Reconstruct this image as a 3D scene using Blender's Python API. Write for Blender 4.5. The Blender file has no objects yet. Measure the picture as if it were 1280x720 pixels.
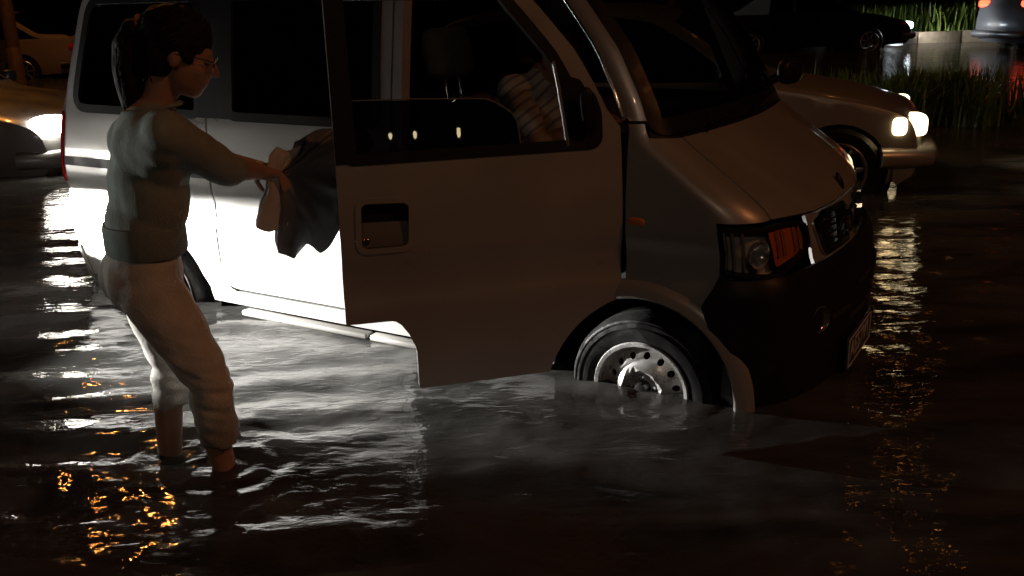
import bpy, bmesh, math, random
import numpy as np
from mathutils import Vector, Matrix, noise
from mathutils.geometry import delaunay_2d_cdt

R = math.radians
random.seed(7)
rng = np.random.default_rng(11)
scene = bpy.context.scene
C = scene.collection

# ------------------------------------------------------------------ camera, sky, light, exposure
CAM_H, PITCH, ROLL = 1.3535, 0.2991, -0.0277
cd = bpy.data.cameras.new('camera')
cam = bpy.data.objects.new('camera', cd); C.objects.link(cam)
fw = Vector((0, math.cos(PITCH), -math.sin(PITCH))); rt = Vector((1, 0, 0)); up = rt.cross(fw)
r2 = rt * math.cos(ROLL) + up * math.sin(ROLL); u2 = -rt * math.sin(ROLL) + up * math.cos(ROLL)
mw = Matrix((r2, u2, -fw)).transposed().to_4x4(); mw.translation = (0, 0, CAM_H)
cam.matrix_world = mw
cd.sensor_width = 36; cd.lens = 36 * 1197 / 1280; cd.clip_start = 0.05; cd.clip_end = 800
scene.camera = cam

world = bpy.data.worlds.new('World'); scene.world = world; world.use_nodes = True
wn = world.node_tree.nodes; wl = world.node_tree.links
sky = wn.new('ShaderNodeTexSky'); sky.sky_type = 'NISHITA'; sky.sun_disc = False
sky.sun_elevation = R(-4); sky.sun_rotation = R(200); sky.dust_density = 4
bg = wn['Background']; bg.inputs['Strength'].default_value = 0.05
wl.new(sky.outputs[0], bg.inputs['Color'])

sd = bpy.data.lights.new('night_fill', 'SUN'); sd.energy = 0.004; sd.angle = R(10); sd.color = (1, .86, .72)  # very dim warm fill added for the general night ambience
so = bpy.data.objects.new('night_fill', sd); C.objects.link(so); so.rotation_euler = (R(50), 0, R(20))

vs = scene.view_settings
vs.view_transform = 'Standard'; vs.look = 'None'; vs.exposure = 0; vs.gamma = 1
cy = scene.cycles
cy.use_denoising = True
cy.max_bounces = 8; cy.glossy_bounces = 4; cy.transmission_bounces = 6; cy.transparent_max_bounces = 12
cy.caustics_reflective = False; cy.caustics_refractive = False
cy.sample_clamp_indirect = 4.0; cy.sample_clamp_direct = 0
cy.blur_glossy = 0.3

VAN_YAW, VAN_X, VAN_Y = -0.542, 0.8125, 3.7346
def van_world(x, y, z=0):
    c, s = math.cos(VAN_YAW), math.sin(VAN_YAW)
    return Vector((VAN_X + c * x - s * y, VAN_Y + s * x + c * y, z))

def ground_z(x, y):
    return -0.27 + 0.09 * math.exp(-((x + 1.2) ** 2 + (y - 2.4) ** 2) / 2.2)

# ------------------------------------------------------------------ materials
MATS = {}
def mat(name, col, rough=.5, metal=0., spec=.5, emit=None, estr=0., var=.0, vscale=6., bump=0., bscale=40., coat=0., trans=0., ior=1.45, rvar=0., sss=0.):
    if name in MATS: return MATS[name]
    m = bpy.data.materials.new(name); m.use_nodes = True
    n = m.node_tree.nodes; l = m.node_tree.links; b = n['Principled BSDF']
    b.inputs['Base Color'].default_value = (*col, 1); b.inputs['Roughness'].default_value = rough
    b.inputs['Metallic'].default_value = metal; b.inputs['Specular IOR Level'].default_value = spec
    b.inputs['Coat Weight'].default_value = coat; b.inputs['Coat Roughness'].default_value = .04
    b.inputs['Transmission Weight'].default_value = trans; b.inputs['IOR'].default_value = ior
    if sss: b.inputs['Subsurface Weight'].default_value = sss; b.inputs['Subsurface Radius'].default_value = (.02, .008, .004)
    if emit:
        b.inputs['Emission Color'].default_value = (*emit, 1); b.inputs['Emission Strength'].default_value = estr
    if var or bump or rvar:
        tc = n.new('ShaderNodeTexCoord')
        if var or rvar:
            t = n.new('ShaderNodeTexNoise'); t.inputs['Scale'].default_value = vscale; t.inputs['Detail'].default_value = 6
            l.new(tc.outputs['Object'], t.inputs['Vector'])
            if var:
                mr = n.new('ShaderNodeMapRange'); mr.inputs[1].default_value = .3; mr.inputs[2].default_value = .7
                mr.inputs[3].default_value = 1 - var; mr.inputs[4].default_value = 1 + var
                l.new(t.outputs['Fac'], mr.inputs[0])
                mx = n.new('ShaderNodeVectorMath'); mx.operation = 'SCALE'; mx.inputs[0].default_value = col
                l.new(mr.outputs[0], mx.inputs['Scale']); l.new(mx.outputs[0], b.inputs['Base Color'])
            if rvar:
                mr2 = n.new('ShaderNodeMapRange'); mr2.inputs[1].default_value = .3; mr2.inputs[2].default_value = .7
                mr2.inputs[3].default_value = max(0.02, rough - rvar); mr2.inputs[4].default_value = rough + rvar
                l.new(t.outputs['Fac'], mr2.inputs[0]); l.new(mr2.outputs[0], b.inputs['Roughness'])
        if bump:
            t2 = n.new('ShaderNodeTexNoise'); t2.inputs['Scale'].default_value = bscale; t2.inputs['Detail'].default_value = 5
            l.new(tc.outputs['Object'], t2.inputs['Vector'])
            bp = n.new('ShaderNodeBump'); bp.inputs['Strength'].default_value = bump; bp.inputs['Distance'].default_value = .01
            l.new(t2.outputs['Fac'], bp.inputs['Height']); l.new(bp.outputs[0], b.inputs['Normal'])
    MATS[name] = m
    return m

def glass(name, tint, rough=.01, base=.0):
    if name in MATS: return MATS[name]
    m = bpy.data.materials.new(name); m.use_nodes = True
    n = m.node_tree.nodes; l = m.node_tree.links
    n.remove(n['Principled BSDF']); out = n['Material Output']
    tr = n.new('ShaderNodeBsdfTransparent'); tr.inputs[0].default_value = (*tint, 1)
    gl = n.new('ShaderNodeBsdfGlossy'); gl.inputs['Roughness'].default_value = rough; gl.inputs[0].default_value = (.95, .95, .95, 1)
    lw = n.new('ShaderNodeFresnel'); lw.inputs[0].default_value = 1.5
    ms = n.new('ShaderNodeMixShader')
    l.new(lw.outputs[0], ms.inputs[0]); l.new(tr.outputs[0], ms.inputs[1]); l.new(gl.outputs[0], ms.inputs[2])
    l.new(ms.outputs[0], out.inputs['Surface'])
    MATS[name] = m
    return m

SILVER = mat('silver_paint', (.50, .49, .47), .34, .35, .5, var=.05, vscale=3, coat=.6, rvar=.08)
BLACKTRIM = mat('black_trim', (.012, .012, .013), .45, 0, .4, rvar=.1, vscale=20)
BUMPER = mat('bumper_plastic', (.016, .015, .015), .42, 0, .45, rvar=.12, vscale=15)
RUBBER = mat('tyre_rubber', (.018, .018, .018), .38, 0, .5, rvar=.15, vscale=30, bump=.15, bscale=60)
STEEL = mat('wheel_steel', (.66, .65, .63), .3, .45, .5, var=.12, vscale=18, rvar=.12)
CHROME = mat('chrome', (.72, .72, .72), .1, 1, .5)
DARKIN = mat('dark_interior', (.02, .019, .018), .8, 0, .2, var=.2, vscale=20)
WELL = mat('wheel_well', (.008, .008, .008), .9, 0, .1)
SEAT = mat('seat_fabric', (.16, .14, .12), .9, 0, .2, var=.15, vscale=30, bump=.3, bscale=120)
GLASS = glass('window_glass', (.55, .57, .56))
TINT = glass('tinted_glass', (.06, .06, .06))
DARKPANE = glass('dark_door_glass', (.05, .05, .05))
LENS = glass('lamp_lens', (.92, .92, .92), .02)
AMBER = mat('amber_reflector', (.85, .26, .07), .3, .0, .5)
REFL = mat('lamp_reflector', (.85, .84, .82), .18, .6, .5)
REDLENS = mat('red_tail_lens', (.55, .02, .02), .15, 0, .5, coat=.5)

# ------------------------------------------------------------------ mesh helpers
def link(name, me, parent=None):
    o = bpy.data.objects.new(name, me); C.objects.link(o)
    if parent: o.parent = parent
    return o
def mk(name, V, F, m, parent=None, smooth=True, sharp=38):
    me = bpy.data.meshes.new(name)
    me.from_pydata([tuple(v) for v in V], [], [tuple(f) for f in F])
    if smooth:
        me.polygons.foreach_set('use_smooth', [True] * len(me.polygons))
        if sharp: me.set_sharp_from_angle(angle=R(sharp))
    me.materials.append(m); me.update()
    return link(name, me, parent)
def tag(o, label, cat=None, group=None, kind=None):
    if label: o['label'] = label
    if cat: o['category'] = cat
    if group: o['group'] = group
    if kind: o['kind'] = kind
    return o
def empty(name, loc, rz=0):
    o = bpy.data.objects.new(name, None); C.objects.link(o); o.location = loc; o.rotation_euler = (0, 0, rz)
    o.empty_display_size = .2
    return o
def join(*parts):
    V, F = [], []
    for v, f in parts:
        k = len(V); V += [tuple(a) for a in v]; F += [tuple(i + k for i in t) for t in f]
    return V, F
def xf(vf, M):
    return [tuple(M @ Vector(v)) for v in vf[0]], vf[1]
def box(c, s, bev=.0, seg=2):
    bm = bmesh.new(); bmesh.ops.create_cube(bm, size=1)
    for v in bm.verts: v.co = Vector((v.co.x * s[0], v.co.y * s[1], v.co.z * s[2]))
    if bev: bmesh.ops.bevel(bm, geom=bm.edges[:], offset=bev, segments=seg, affect='EDGES', profile=.5)
    bm.verts.index_update()
    V = [(v.co.x + c[0], v.co.y + c[1], v.co.z + c[2]) for v in bm.verts]; F = [tuple(v.index for v in f.verts) for f in bm.faces]
    bm.free(); return V, F
def tube(path, rad, n=10, cap=True):
    P = [Vector(p) for p in path]; V, F = [], []
    rr = rad if hasattr(rad, '__len__') else [rad] * len(P)
    side = None
    for i, p in enumerate(P):
        t = (P[min(i + 1, len(P) - 1)] - P[max(i - 1, 0)]).normalized()
        if side is None:
            side = t.cross(Vector((0, 0, 1)))
            if side.length < .1: side = t.cross(Vector((1, 0, 0)))
        side = (side - t * side.dot(t)).normalized(); b = t.cross(side)
        for k in range(n):
            a = 2 * math.pi * k / n
            V.append(p + (side * math.cos(a) + b * math.sin(a)) * rr[i])
    for i in range(len(P) - 1):
        for k in range(n):
            a, b2 = i * n + k, i * n + (k + 1) % n
            F.append((a, b2, b2 + n, a + n))
    if cap: F.append(tuple(range(n))[::-1]); F.append(tuple((len(P) - 1) * n + k for k in range(n)))
    return V, F
def lathe(prof, n=48, axis='y', a0=0, a1=2 * math.pi):
    """prof: (radius, offset along axis)"""
    V, F = [], []; full = abs(a1 - a0 - 2 * math.pi) < 1e-6; m = n if full else n + 1
    for k in range(m):
        a = a0 + (a1 - a0) * k / n
        for r, o in prof:
            V.append((r * math.cos(a), o, r * math.sin(a)) if axis == 'y' else (r * math.cos(a), r * math.sin(a), o))
    q = len(prof)
    for k in range(n):
        k2 = (k + 1) % m
        for i in range(q - 1):
            F.append((k * q + i, k * q + i + 1, k2 * q + i + 1, k2 * q + i))
    return V, F
def ellipsoid(c, r, M=None, nu=20, nv=14, p=1.0):
    V, F = [], []
    def sg(a): return math.copysign(abs(a) ** p, a)
    for j in range(nv + 1):
        th = math.pi * j / nv
        for i in range(nu):
            ph = 2 * math.pi * i / nu
            v = Vector((r[0] * sg(math.sin(th)) * sg(math.cos(ph)), r[1] * sg(math.sin(th)) * sg(math.sin(ph)), r[2] * sg(math.cos(th))))
            if M: v = M @ v
            V.append(tuple(v + Vector(c)))
    for j in range(nv):
        for i in range(nu):
            a, b = j * nu + i, j * nu + (i + 1) % nu
            F.append((a, a + nu, b + nu, b))
    return V, F
def fillet(pts, rad, n=5):
    out = []; N = len(pts); rad = rad if hasattr(rad, '__len__') else [rad] * N
    for i in range(N):
        p, a, b = Vector(pts[i]), Vector(pts[i - 1]), Vector(pts[(i + 1) % N])
        if rad[i] <= 0: out.append(tuple(p)); continue
        da, db = (a - p), (b - p); k = min(rad[i], da.length * .48, db.length * .48)
        p0, p1 = p + da.normalized() * k, p + db.normalized() * k
        for t in range(n + 1):
            t /= n; out.append(tuple(p0 * (1 - t) ** 2 + p * 2 * t * (1 - t) + p1 * t * t))
    return out
def resample(poly, h):
    out = []
    for i in range(len(poly)):
        a, b = np.array(poly[i]), np.array(poly[(i + 1) % len(poly)]); k = max(1, int(math.ceil(np.linalg.norm(b - a) / h)))
        for t in range(k): out.append(tuple(a + (b - a) * t / k))
    return out
def inside(P, poly):
    P = np.asarray(P); x, y = P[:, 0], P[:, 1]; r = np.zeros(len(P), bool); n = len(poly)
    for i in range(n):
        x1, y1 = poly[i]; x2, y2 = poly[i - 1]
        with np.errstate(divide='ignore', invalid='ignore'):
            c = ((y1 > y) != (y2 > y)) & (x < (x2 - x1) * (y - y1) / (y2 - y1 + 1e-30) + x1)
        r ^= c
    return r
def patch(poly, mapf, hint, holes=(), h=.05):
    """triangulated polygon in a 2-D chart, mapped to 3-D; faces look along hint"""
    loops = [resample(poly, h)] + [resample(q, h) for q in holes]
    pts, edges = [], []
    for lp in loops:
        k = len(pts); pts += lp; edges += [(k + i, k + (i + 1) % len(lp)) for i in range(len(lp))]
    A = np.array(pts); lo, hi = A.min(0), A.max(0)
    hz = min(h, .026)
    gx, gy = np.meshgrid(np.arange(lo[0] + h / 2, hi[0], h), np.arange(lo[1] + hz / 2, hi[1], hz))
    G = np.stack([gx.ravel(), gy.ravel()], 1); G = G + np.random.default_rng(3).uniform(-2e-4, 2e-4, G.shape)
    ok = inside(G, loops[0])
    for q in loops[1:]: ok &= ~inside(G, q)
    G = G[ok]
    if len(G):
        d = np.min(np.linalg.norm(G[:, None, :] - A[None, :, :], axis=2), axis=1); G = G[d > hz * .45]
    allp = [Vector(q) for q in pts] + [Vector(q) for q in G]
    vo, eo, fo, *_ = delaunay_2d_cdt(allp, edges, [], 0, 1e-7)
    cen = np.array([[(vo[f[0]][k] + vo[f[1]][k] + vo[f[2]][k]) / 3 for k in (0, 1)] for f in fo])
    keep = inside(cen, loops[0])
    for q in loops[1:]: keep &= ~inside(cen, q)
    V = [Vector(mapf(v[0], v[1])) for v in vo]; F = [tuple(f) for f, k in zip(fo, keep) if k]
    s = sum(((V[f[1]] - V[f[0]]).cross(V[f[2]] - V[f[0]]).dot(Vector(hint)) for f in F))
    if s < 0: F = [f[::-1] for f in F]
    return V, F
def weld(vf, d=1e-4):
    bm = bmesh.new(); vs_ = [bm.verts.new(v) for v in vf[0]]
    for f in vf[1]:
        try: bm.faces.new([vs_[i] for i in f])
        except ValueError: pass
    bmesh.ops.remove_doubles(bm, verts=bm.verts[:], dist=d)
    bmesh.ops.delete(bm, geom=[v for v in bm.verts if not v.link_faces], context='VERTS')
    bm.verts.index_update()
    r = [v.co.copy() for v in bm.verts], [tuple(v.index for v in f.verts) for f in bm.faces]
    bm.free(); return r
def normals(V, F):
    N = [Vector((0, 0, 0)) for _ in V]
    for f in F:
        n = (Vector(V[f[1]]) - Vector(V[f[0]])).cross(Vector(V[f[2]]) - Vector(V[f[0]]))
        for i in f: N[i] += n
    return [n.normalized() if n.length else n for n in N]
def offset(vf, d):
    N = normals(*vf); return [Vector(v) + n * d for v, n in zip(vf[0], N)], vf[1]
def thick(vf, t):
    """give an open sheet a thickness t behind it, with a hard rim"""
    V, F = vf; N = normals(V, F); k = len(V)
    W_ = [Vector(v) for v in V] + [Vector(v) - n * t for v, n in zip(V, N)]
    G = list(F) + [tuple(i + k for i in f[::-1]) for f in F]
    cnt = {}
    for f in F:
        for a, b in zip(f, f[1:] + f[:1]):
            cnt[(a, b)] = cnt.get((a, b), 0) + 1
    for (a, b) in list(cnt):
        if (b, a) not in cnt:
            q = len(W_); W_ += [W_[a], W_[b], W_[b + k], W_[a + k]]
            G.append((q, q + 3, q + 2, q + 1))
    return W_, G
def ring(outer, inner, mapf, hint, h=.05): return patch(outer, mapf, hint, [inner], h)
def copy_tree(o, parent=None):
    c = o.copy(); C.objects.link(c); c.parent = parent
    for ch in list(o.children): copy_tree(ch, c)
    return c

# ------------------------------------------------------------------ the setting: ground, flood water, kerb, verges
def graded(lo, a, b, hi, h, g=1.07):
    mid = list(np.arange(a, b, h)); left, right = [], []
    s, x = h, a
    while x > lo: s = min(s * g, 12); x -= s; left.append(x)
    s, x = h, mid[-1]
    while x < hi: s = min(s * g, 12); x += s; right.append(x)
    return np.array(left[::-1] + mid + right)
def sheet(name, X, Y, Z, m):
    nx, ny = len(X), len(Y); gx, gy = np.meshgrid(X, Y)
    me = bpy.data.meshes.new(name); V = np.stack([gx, gy, Z], -1).reshape(-1, 3)
    i = np.arange((ny - 1) * (nx - 1)); r, c = i // (nx - 1), i % (nx - 1); a = r * nx + c
    Q = np.stack([a, a + 1, a + nx + 1, a + nx], 1).astype(np.int32)
    me.vertices.add(len(V)); me.vertices.foreach_set('co', V.ravel().astype(np.float32))
    me.loops.add(Q.size); me.loops.foreach_set('vertex_index', Q.ravel())
    me.polygons.add(len(Q)); me.polygons.foreach_set('loop_start', np.arange(0, Q.size, 4, dtype=np.int32))
    me.polygons.foreach_set('use_smooth', np.ones(len(Q), bool))
    me.update(calc_edges=True); me.validate(); me.materials.append(m)
    return link(name, me)
def waves(x, y, sx):
    """height of the flood water; sx = local grid spacing (waves too short for it are left to the bump)"""
    z = np.zeros_like(x); rg = np.random.default_rng(5)
    warp = .25 * np.sin(x * 1.1 + .7 * y + 1) + .18 * np.sin(y * 1.7 - x * .6) + .10 * np.sin(2.9 * x + 2.1 * y)
    left = 1 / (1 + np.exp((x + .75 + .2 * (y - 3)) / .22))          # long swells on the calm side
    for k in range(9):                                               # long crested ripples running away from the camera
        lam = .17 + .23 * rg.random(); ang = R(82) + rg.normal() * .13; ph = rg.random() * 6.28
        a = lam * .016 * (.5 + rg.random())
        z += a * np.sin(2 * math.pi / lam * (math.cos(ang) * x + math.sin(ang) * y + .3 * warp) + ph) * np.clip(1 - sx / (lam * .35), 0, 1) * (.16 + .84 * left)
    for k in range(46):                                              # confused chop
        lam = .05 + .22 * rg.random() ** 1.5; ang = rg.random() * math.pi * 2; ph = rg.random() * 6.28
        ang = R(70) + rg.normal() * .75
        a = lam * .0026 * (.4 + rg.random())
        z += a * np.sin(2 * math.pi / lam * (math.cos(ang) * x + math.sin(ang) * y + .45 * warp) + ph) * np.clip(1 - sx / (lam * .35), 0, 1) * (1.0 - .45 * left)
    for k in range(16):                                              # cross chop that breaks up straight reflections
        lam = .07 + .14 * rg.random(); ang = rg.normal() * .45; ph = rg.random() * 6.28
        z += lam * .0024 * np.sin(2 * math.pi / lam * (math.cos(ang) * x + math.sin(ang) * y + .4 * warp) + ph) * np.clip(1 - sx / (lam * .35), 0, 1)
    for (px, py, a, rr) in ((-1.10, 2.70, .006, .30), (-.87, 2.64, .0075, .32), (.48, 3.08, .002, .42)):
        d = np.hypot(x - px, y - py)
        z += a * np.cos(2 * math.pi * d / .105) * np.exp(-(d / rr) ** 2) * np.clip(1 - sx / .04, 0, 1)
    # bow wash leaving the front wheel towards the camera and to the right
    for (ang, off, a) in ((R(-58), 0, .0035), (R(-45), .16, .003), (R(-72), -.14, .003), (R(-34), .36, .0025), (R(-105), -.2, .0025)):
        dx, dy = x - .55, y - 3.0; t = dx * math.cos(ang) + dy * math.sin(ang); n = -dx * math.sin(ang) + dy * math.cos(ang) - off * np.clip(t, 0, 2)
        z += a * np.exp(-(n / (.05 + .07 * np.clip(t, 0, 3))) ** 2) * (1 / (1 + np.exp(-t / .06))) * np.exp(-np.clip(t, 0, 9) / 1.0) * np.clip(1 - sx / .06, 0, 1)
    return z
X = graded(-160, -2.5, 2.7, 160, .02); Y = graded(-30, 1.5, 5.2, 300, .02)
gx, gy = np.meshgrid(X, Y); sx = np.maximum(np.gradient(X)[None, :], np.gradient(Y)[:, None])
Zw = waves(gx, gy, sx)

wm = bpy.data.materials.new('flood_water'); wm.use_nodes = True
n = wm.node_tree.nodes; l = wm.node_tree.links; n.remove(n['Principled BSDF'])
tc = n.new('ShaderNodeTexCoord')
nz = n.new('ShaderNodeTexNoise'); nz.inputs['Scale'].default_value = 2.1; nz.inputs['Detail'].default_value = 9; nz.inputs['Roughness'].default_value = .55; nz.inputs['Distortion'].default_value = .7
mp = n.new('ShaderNodeMapping'); mp.inputs['Scale'].default_value = (.75, 1.9, 1); mp.inputs['Rotation'].default_value = (0, 0, R(22))
l.new(tc.outputs['Object'], mp.inputs[0]); l.new(mp.outputs[0], nz.inputs['Vector'])
cr = n.new('ShaderNodeValToRGB')
cr.color_ramp.elements[0].position = .30; cr.color_ramp.elements[0].color = (.030, .030, .0275, 1)
cr.color_ramp.elements[1].position = .74; cr.color_ramp.elements[1].color = (.15, .15, .142, 1)
l.new(nz.outputs['Fac'], cr.inputs[0])
# silt scatters light back from below the surface whatever the ripples do, so it is shaded with the level normal
dif = n.new('ShaderNodeBsdfDiffuse'); l.new(cr.outputs[0], dif.inputs['Color'])
lev = n.new('ShaderNodeCombineXYZ'); lev.inputs[2].default_value = 1
see = n.new('ShaderNodeBsdfRefraction'); see.inputs['IOR'].default_value = 1.33; see.inputs['Roughness'].default_value = .02; see.inputs['Color'].default_value = (.62, .60, .52, 1)
mur = n.new('ShaderNodeMixShader'); mur.inputs[0].default_value = .22; l.new(dif.outputs[0], mur.inputs[1]); l.new(see.outputs[0], mur.inputs[2])
glo = n.new('ShaderNodeBsdfGlossy'); glo.inputs['Roughness'].default_value = .03
fre = n.new('ShaderNodeFresnel'); fre.inputs[0].default_value = 1.33
wmx = n.new('ShaderNodeMixShader'); l.new(fre.outputs[0], wmx.inputs[0]); l.new(mur.outputs[0], wmx.inputs[1]); l.new(glo.outputs[0], wmx.inputs[2])
l.new(wmx.outputs[0], n['Material Output'].inputs['Surface'])
n1 = n.new('ShaderNodeTexNoise'); n1.inputs['Scale'].default_value = 17; n1.inputs['Detail'].default_value = 4; n1.inputs['Distortion'].default_value = .6
mp2 = n.new('ShaderNodeMapping'); mp2.inputs['Scale'].default_value = (.6, 1.3, 1)
l.new(tc.outputs['Object'], mp2.inputs[0]); l.new(mp2.outputs[0], n1.inputs['Vector'])
n2 = n.new('ShaderNodeTexNoise'); n2.inputs['Scale'].default_value = 3.2; n2.inputs['Detail'].default_value = 3; n2.inputs['Distortion'].default_value = .5
l.new(mp2.outputs[0], n2.inputs['Vector'])
ad = n.new('ShaderNodeMath'); ad.operation = 'MULTIPLY_ADD'; ad.inputs[1].default_value = .40
l.new(n1.outputs['Fac'], ad.inputs[0]); l.new(n2.outputs['Fac'], ad.inputs[2])
bp = n.new('ShaderNodeBump'); bp.inputs['Strength'].default_value = .5; bp.inputs['Distance'].default_value = .02
l.new(ad.outputs[0], bp.inputs['Height'])
for sh_ in (see, glo, fre): l.new(bp.outputs[0], sh_.inputs['Normal'])
vm = n.new('ShaderNodeVectorMath'); vm.operation = 'MULTIPLY_ADD'; vm.inputs[1].default_value = (1.1, 1.1, 1.1)
l.new(bp.outputs[0], vm.inputs[0]); l.new(lev.outputs[0], vm.inputs[2]); vn = n.new('ShaderNodeVectorMath'); vn.operation = 'NORMALIZE'
l.new(vm.outputs[0], vn.inputs[0]); l.new(vn.outputs[0], dif.inputs['Normal'])
water = sheet('water', X, Y, Zw, wm); tag(water, 'dark rippling flood water covering the street', kind='structure')

ASPHALT = mat('wet_asphalt', (.045, .043, .04), .5, 0, .5, var=.3, vscale=12, bump=.4, bscale=90)
Xg = graded(-160, -5, 3, 160, .25, 1.15); Yg = graded(-30, 0, 6, 300, .25, 1.15)
ggx, ggy = np.meshgrid(Xg, Yg)
Zg = -0.27 + 0.09 * np.exp(-((ggx + 1.2) ** 2 + (ggy - 2.4) ** 2) / 2.2)
tag(sheet('road', Xg, Yg, Zg, ASPHALT), 'submerged asphalt road under the flood water', kind='structure')

SOIL = mat('verge_soil', (.05, .04, .028), .95, var=.3, vscale=8, bump=.6, bscale=20)
CONC = mat('kerb_concrete', (.34, .30, .25), .7, var=.22, vscale=9, bump=.3, bscale=60)
# raised verge behind the far carriageway
vy = 22.6
verge = mk('verge', *box((28, vy + 6.2, -.03), (52, 12, .5), .04), SOIL, smooth=False); tag(verge, 'raised soil verge behind the far kerb', kind='structure')
kerb = empty('kerb', (0, 0, 0)); tag(kerb, 'pale concrete kerb edging the far grass verge', kind='structure')
kx = 3.0
kb = None
for i in range(26):
    if kb is None:
        kb = mk('kerb_stone', *box((0, 0, 0), (.975, .18, .62), .025), CONC, kerb, sharp=30)
    else:
        q = kb.copy(); C.objects.link(q); q.parent = kerb; kbn = q
    (kb if i == 0 else q).location = (kx + i * .99, vy + random.uniform(-.006, .006), -.06 + random.uniform(-.005, .005))
# planted median in the middle distance
bed = mk('planting_bed', *ellipsoid((7.4, 10.3, -.24), (4.4, 1.1, .22), nu=40), SOIL); tag(bed, 'low flooded planting bed between the carriageways', kind='structure')

GRASS = mat('grass_blades', (.10, .17, .03), .45, 0, .5, var=.45, vscale=2.5)
def blades(name, n, spot, hmin, hmax, wid, m, label):
    V, F = [], []
    for i in range(n):
        x, y, z = spot(); h = random.uniform(hmin, hmax); a = random.uniform(0, 6.283); lean = random.uniform(.05, .55) * h
        w = wid * random.uniform(.6, 1.3); fx, fy = math.cos(a) * lean, math.sin(a) * lean; sx_, sy_ = -math.sin(a) * w, math.cos(a) * w
        k = len(V); tw = random.uniform(-.6, .6)
        for t, s in ((0, 1), (.35, 1.05), (.7, .75)):
            c_, s_ = math.cos(tw * t), math.sin(tw * t); ax, ay = (sx_ * c_ - sy_ * s_) * s, (sx_ * s_ + sy_ * c_) * s
            zz = z + h * (t - .25 * t * t * lean / h); bx, by = x + fx * t * t, y + fy * t * t
            V += [(bx - ax, by - ay, zz), (bx + ax, by + ay, zz)]
        V.append((x + fx, y + fy, z + h * (1 - .45 * lean / h)))
        F += [(k, k + 1, k + 3, k + 2), (k + 2, k + 3, k + 5, k + 4), (k + 4, k + 5, k + 6)]
    o = mk(name, V, F, m, smooth=False); return tag(o, label, 'grass', kind='stuff')
clumps = [(random.uniform(3.3, 11.4), random.gauss(10.1, .45)) for _ in range(90)]
def near_spot():
    c = random.choice(clumps); return c[0] + random.gauss(0, .10), c[1] + random.gauss(0, .10), -.1
blades('grass', 9000, near_spot, .3, .72, .011, GRASS, 'dark green strappy grass standing in the water on the planting bed')
blades('grass', 15000, lambda: (random.uniform(3.2, 26), vy + .25 + abs(random.gauss(0, 1.6)), .2), .25, .8, .02, GRASS, 'bright green tall grass growing on the verge behind the far kerb')

# ------------------------------------------------------------------ the silver van
van = empty('minivan', (VAN_X, VAN_Y, -.27), VAN_YAW)
tag(van, 'silver minivan standing hub-deep in flood water with its front side door open', 'van')
ZO = .27          # the van's parts are measured from the water line, its root stands on the road
def vp(name, vf, m, parent=None, sharp=50, label=None):
    V, F = vf
    o = mk(name, [(v[0], v[1], v[2] + (ZO if parent is None else 0)) for v in V], F, m, parent or van, True, sharp)
    if label: o['label'] = label
    return o
zd = np.linspace(-.25, 1.66, 960)
def table(pts, sig):
    p = np.array(pts, float); y = np.interp(zd, p[:, 0], p[:, 1]); k = max(1, int(sig * 3 / (zd[1] - zd[0])))
    w = np.exp(-.5 * (np.arange(-k, k + 1) * (zd[1] - zd[0]) / sig) ** 2); w /= w.sum()
    return np.convolve(np.pad(y, k, mode='edge'), w, 'valid')
T_xf = table([(-.2, .55), (0, .565), (.2, .575), (.40, .565), (.44, .535), (.46, .527), (.55, .508), (.64, .475), (.68, .432), (.75, .328), (.80, .252), (.87, .145), (.885, .125), (1.0, .06), (1.167, -.03), (1.32, -.155), (1.45, -.28), (1.52, -.38), (1.57, -.52), (1.60, -.70), (1.64, -1.1)], .012)
T_bow = table([(-.2, .15), (.4, .14), (.6, .12), (.87, .08), (1.0, .06), (1.6, .06)], .03)
T_rc = table([(-.2, .13), (.4, .13), (.6, .11), (.87, .10), (1.0, .09), (1.5, .09), (1.6, .16)], .03)
T_w = table([(-.2, .64), (-.05, .675), (.05, .705), (.15, .716), (.30, .722), (.395, .722), (.435, .711), (.515, .711), (.55, .724), (.7, .722), (.85, .708), (.9, .70), (1.1, .675), (1.3, .645), (1.42, .622), (1.5, .585), (1.55, .545), (1.6, .45), (1.635, .30), (1.66, .2)], .005)
T_xr = table([(-.2, -3.0), (0, -3.04), (.15, -3.09), (.3, -3.13), (.6, -3.13), (.9, -3.07), (1.37, -2.92), (1.5, -2.80), (1.58, -2.62), (1.64, -2.2)], .02)
def tv(T, z): return float(np.interp(z, zd, T))
RR, BR = .05, .02
def end_plan(un, z, rc, bow):
    w = tv(T_w, z); Um = w - rc + rc * math.pi / 2; U = abs(un) * Um
    if U < w - rc: y, xo = U, 0.
    else:
        th = min((U - (w - rc)) / rc, math.pi / 2); y = w - rc + rc * math.sin(th); xo = rc * (1 - math.cos(th))
    return math.copysign(y, un), bow * (y / w) ** 2 + xo
US = .80          # chart unit for un, so that a chart unit is about a metre
def fmap(u, z):
    un = max(-1, min(1, u / US)); y, d = end_plan(un, z, tv(T_rc, z), tv(T_bow, z))
    uc = float(np.interp(z, [.45, .6, .66, .87], [.42, .46, .52, .64]))
    amp = float(np.interp(z, [.44, .52, .62, .80, .875], [0, .004, .014, .012, 0]))
    s = max(0., min(1., (uc - abs(un)) / .035)); d -= amp * s * s * (3 - 2 * s)
    return (tv(T_xf, z) - d, y, z)
def rmap(u, z):
    un = max(-1, min(1, u / US)); y, d = end_plan(un, z, RR, BR)
    return (tv(T_xr, z) + d, y, z)
def smap(sg): return lambda x, z: (x, sg * tv(T_w, z), z)
def xc(z): return tv(T_xf, z) - tv(T_bow, z) - tv(T_rc, z)
def xcr(z): return tv(T_xr, z) + BR + RR
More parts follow.
